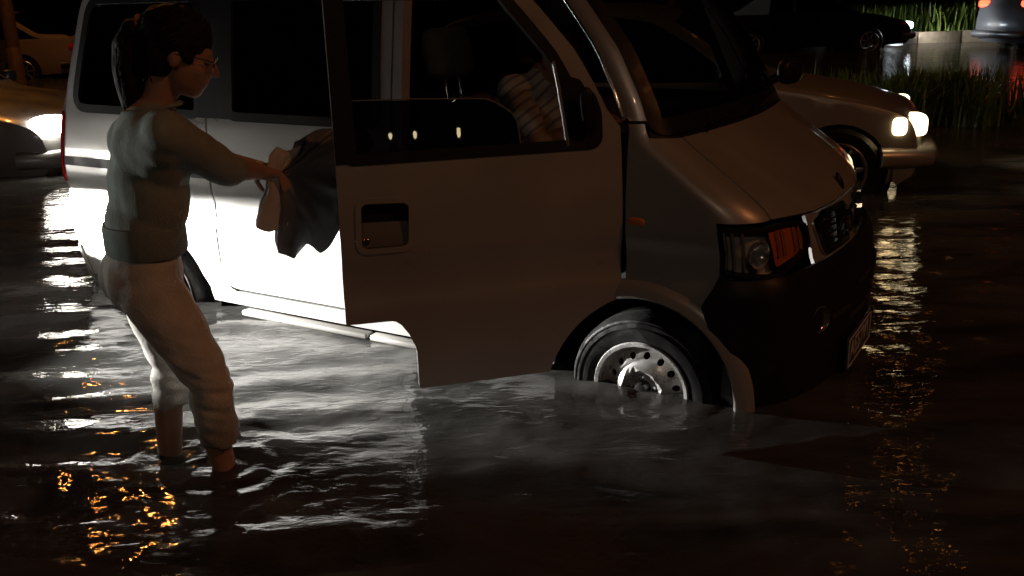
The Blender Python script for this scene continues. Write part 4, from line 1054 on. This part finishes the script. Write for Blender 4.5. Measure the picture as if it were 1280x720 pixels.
for k in range(150):
    a = random.uniform(0, 6.283); rr_ = random.uniform(.6, 1.12)
    pts = [pp + Vector((math.cos(a) * .6, math.sin(a), 0)) * (r_ * rr_ + random.uniform(-.002, .005)) for pp, r_ in zip(pony[1:], (.036, .042, .042, .036, .024, .012))]
    pts.append(pts[-1] + Vector((random.uniform(-.02, .02), random.uniform(-.02, .02), -random.uniform(.01, .04)))); strands.append(tube([p - WB_ for p in pts], .0011, 4))
for k in range(110):
    th = random.uniform(-2.6, 2.6); ph = random.uniform(.1, 1.3)
    pts = [HP(-.022 + .104 * math.cos(th + .16 * q) * math.sin(ph + .18 * q) , .084 * math.sin(th + .16 * q) * math.sin(ph + .18 * q), .042 + .090 * math.cos(ph + .18 * q)) + Vector((0, 0, random.uniform(0, .0025))) - WB_ for q in range(5)]
    if (pts[-1] + WB_ - hc).dot(FD) < .06: strands.append(tube(pts, .0010, 4))
for k in range(40):
    q0 = HP(-.07, random.uniform(-.05, .05), random.uniform(-.05, -.03)); strands.append(tube([q0 - WB_, q0 + Vector((-.012, 0, -.02)) - WB_, q0 + Vector((random.uniform(-.03, .0), random.uniform(-.01, .01), -random.uniform(.03, .06))) - WB_], .0010, 4))
tag(mk('loose_hair', *join(*strands), HAIR, woman), None, kind='stuff')
for sg in (-1, 1): mk('eye', *[[tuple(Vector(v) - WB_) for v in vf_] if i_ == 0 else vf_ for i_, vf_ in enumerate(ellipsoid(HP(.074, sg * .031, -.001), (.011, .012, .008), HM))], mat('eye', (.25, .23, .21), .15), woman)
# glasses
for sg in (-1, 1):
    g0 = HP(.094, sg * .032, .0)
    Lr = [g0 + (HM @ Vector((0, math.cos(t) * .024, math.sin(t) * .017))) - WB_ for t in np.linspace(0, 2 * math.pi, 21)]
    gl = mk('glasses', *join(tube(Lr, .0017, 6, False), tube([HP(.092, sg * .056, .006) - WB_, HP(.04, sg * .073, .008) - WB_, HP(-.005, sg * .078, .004) - WB_], .0016, 6)), CHROME, woman)
    mk('glasses_lens', [tuple(v) for v in Lr[:-1]], [tuple(range(20))], LENS, gl)

# --- what she holds: a dark bag gathered in both hands, and a pale cloth
def fan(name, label, cat, org, outline, pleats, depth, m, seed, thickd, n=80, k=26):
    """crumpled sheet bag hanging from org: outline = (right, up) points from the first to the last edge"""
    H, Vv, D = Vector((.82, .57, 0)), Vector((0, 0, 1)), Vector((.57, -.82, 0))
    o2 = np.array(outline); ln = np.r_[0, np.cumsum(np.hypot(*np.diff(o2, axis=0).T))]; ln /= ln[-1]
    V, F = [], []; sd_ = Vector((seed * 3.1, seed * 1.7, seed))
    for side in (1, -1):
        for i in range(n + 1):
            t = i / n; ox, oz = np.interp(t, ln, o2[:, 0]), np.interp(t, ln, o2[:, 1])
            for j in range(k + 1):
                q = .05 + .95 * j / k; env = (math.sin(math.pi * t) ** .5) * math.sin(math.pi * min(1, .04 + q * .95)) ** .7
                x, z = ox * q, oz * q
                w = noise.noise(Vector((t * pleats, q * .8, 0)) + sd_) + .55 * noise.noise(Vector((t * pleats * 2.6, q * 2.2, 4)) + sd_)
                cr = noise.noise(Vector((x * 16, z * 16, side)) + sd_)
                d = depth * w * (q ** .7) * 1.6 + side * thickd * env + .012 * cr * q
                x += .012 * noise.noise(Vector((x * 14, z * 14, 9)) + sd_); z += .012 * noise.noise(Vector((x * 14, z * 14, 5)) + sd_)
                V.append(H * x + Vv * z + D * d)
    row = k + 1; off = (n + 1) * row
    for i in range(n):
        for j in range(k):
            a = i * row + j; F.append((a, a + row, a + row + 1, a + 1)); F.append((off + a, off + a + 1, off + a + row + 1, off + a + row))
    o = mk(name, *weld((V, F), .0006), m, sharp=70); o.location = org
    return tag(o, label, cat)
CLOTH = mat('pale_cloth', (.60, .56, .50), .8)
fan('bag', 'crumpled dark grey plastic bag gathered in the woman\'s outstretched hands', 'bag', grip + Vector((.0, .005, .0)),
    [(.06, .10), (.16, .125), (.30, .135), (.34, .06), (.31, -.02), (.33, -.10), (.27, -.13), (.25, -.17), (.19, -.235), (.13, -.285), (.07, -.245), (.03, -.285), (-.03, -.25), (-.035, -.20), (.0, -.12)],
    6, .038, mat('bag_plastic', (.17, .175, .19), .33, 0, .5, var=.2, vscale=9, bump=.25, bscale=40), 4, .05)
fan('cloth', 'small pale cloth dangling below the woman\'s hands beside the dark bag', 'cloth', grip + Vector((-.015, -.03, .01)),
    [(-.01, -.03), (-.03, -.10), (-.065, -.165), (-.01, -.19), (.035, -.175), (.02, -.08)], 3, .018, CLOTH, 9, .018, 40, 16)
fan('cloth', 'tuft of pale cloth sticking up above the woman\'s hands', 'cloth', grip + Vector((.0, -.02, .0)),
    [(-.03, .02), (-.02, .06), (.015, .085), (.05, .07), (.09, .085), (.08, .04)], 3, .014, CLOTH, 12, .014, 30, 12)

# --- the driver leaning forward in the cab (in van coordinates, water-line heights)
def vw(x, y, z): return van_world(x - .13, y - .08, z + .02)
DB = vw(-.80, .34, .40)
driver = empty('person', DB); tag(driver, 'driver in a pale striped shirt leaning over inside the minivan cab', 'person')
def vd(x, y, z): return Vector((math.cos(VAN_YAW) * x - math.sin(VAN_YAW) * y, math.sin(VAN_YAW) * x + math.cos(VAN_YAW) * y, z))
dh = vw(-.60, .16, 1.06)
hv2, HP2, HM2 = head_shape(dh, vd(.75, -.45, -.55), (0, 0, 1), 1.0)
hip_, ch_, nk_ = vw(-.82, .35, .48), vw(-.80, .27, .82), vw(-.70, .21, .98)
sR, sL = vw(-.78, .05, .93), vw(-.74, .43, .93)
eR, eL = vw(-.60, .0, .72), vw(-.52, .50, .74); hR_, hL_ = vw(-.44, .12, .80), vw(-.40, .36, .84)
kR, kL = vw(-.38, .22, .50), vw(-.38, .50, .50); fR, fL = vw(-.25, .22, .18), vw(-.25, .50, .18)
bd = hv2 + [capsule(nk_, .055, dh + Vector((0, 0, -.05)), .05), chain([hip_, ch_, nk_], [.14, .15, .07])]
for s_, e_, h_ in ((sR, eR, hR_), (sL, eL, hL_)): bd += [chain([ch_.lerp(s_, .6), s_, e_, h_], [.07, .05, .04, .026])] + hand_shape(h_, vd(.6, 0, .3), (0, 0, -1), .6)
for k_, f_ in ((kR, fR), (kL, fL)): bd += [chain([hip_.lerp(k_, .15), k_, f_], [.09, .06, .04]), capsule(f_, .04, f_ + vd(.14, 0, 0), .03)]
fuse('body', join(*bd), .009, 3, SKIN, driver, DB)
SH = bpy.data.materials.new('striped_shirt'); SH.use_nodes = True
n = SH.node_tree.nodes; l = SH.node_tree.links; b = n['Principled BSDF']; b.inputs['Roughness'].default_value = .85
tc = n.new('ShaderNodeTexCoord'); mp = n.new('ShaderNodeMapping'); mp.inputs['Rotation'].default_value = (R(20), R(38), 0)
wv = n.new('ShaderNodeTexWave'); wv.bands_direction = 'Z'; wv.inputs['Scale'].default_value = 8; wv.inputs['Distortion'].default_value = 1.2
cr = n.new('ShaderNodeValToRGB'); cr.color_ramp.elements[0].position = .10; cr.color_ramp.elements[0].color = (.30, .29, .28, 1); cr.color_ramp.elements[1].position = .32; cr.color_ramp.elements[1].color = (.62, .61, .58, 1)
l.new(tc.outputs['Object'], mp.inputs[0]); l.new(mp.outputs[0], wv.inputs['Vector']); l.new(wv.outputs[0], cr.inputs[0]); l.new(cr.outputs[0], b.inputs['Base Color'])
shv = [chain([hip_ + Vector((0, 0, .02)), ch_, nk_ + Vector((0, 0, -.03))], [.155, .172, .085]), capsule(sR, .065, sL, .065)]
for s_, e_ in ((sR, eR), (sL, eL)): shv += [chain([ch_.lerp(s_, .6), s_, s_.lerp(e_, .7)], [.085, .068, .06])]
fuse('shirt', join(*shv), .011, 3, SH, driver, DB, lambda c, nn: fold(c, 9, .012))
fuse('trousers', join(*[chain([hip_, hip_.lerp(k_, .2), k_, f_ + Vector((0, 0, .06))], [.13, .10, .07, .055]) for k_, f_ in ((kR, fR), (kL, fL))]), .012, 2, mat('dark_trousers', (.03, .03, .035), .9), driver, DB)
fuse('hair', join(ellipsoid(HP2(-.02, 0, .04), (.10, .08, .085), HM2), ellipsoid(HP2(-.05, 0, 0), (.065, .072, .07), HM2)), .009, 2, HAIR, driver, DB, hstr)
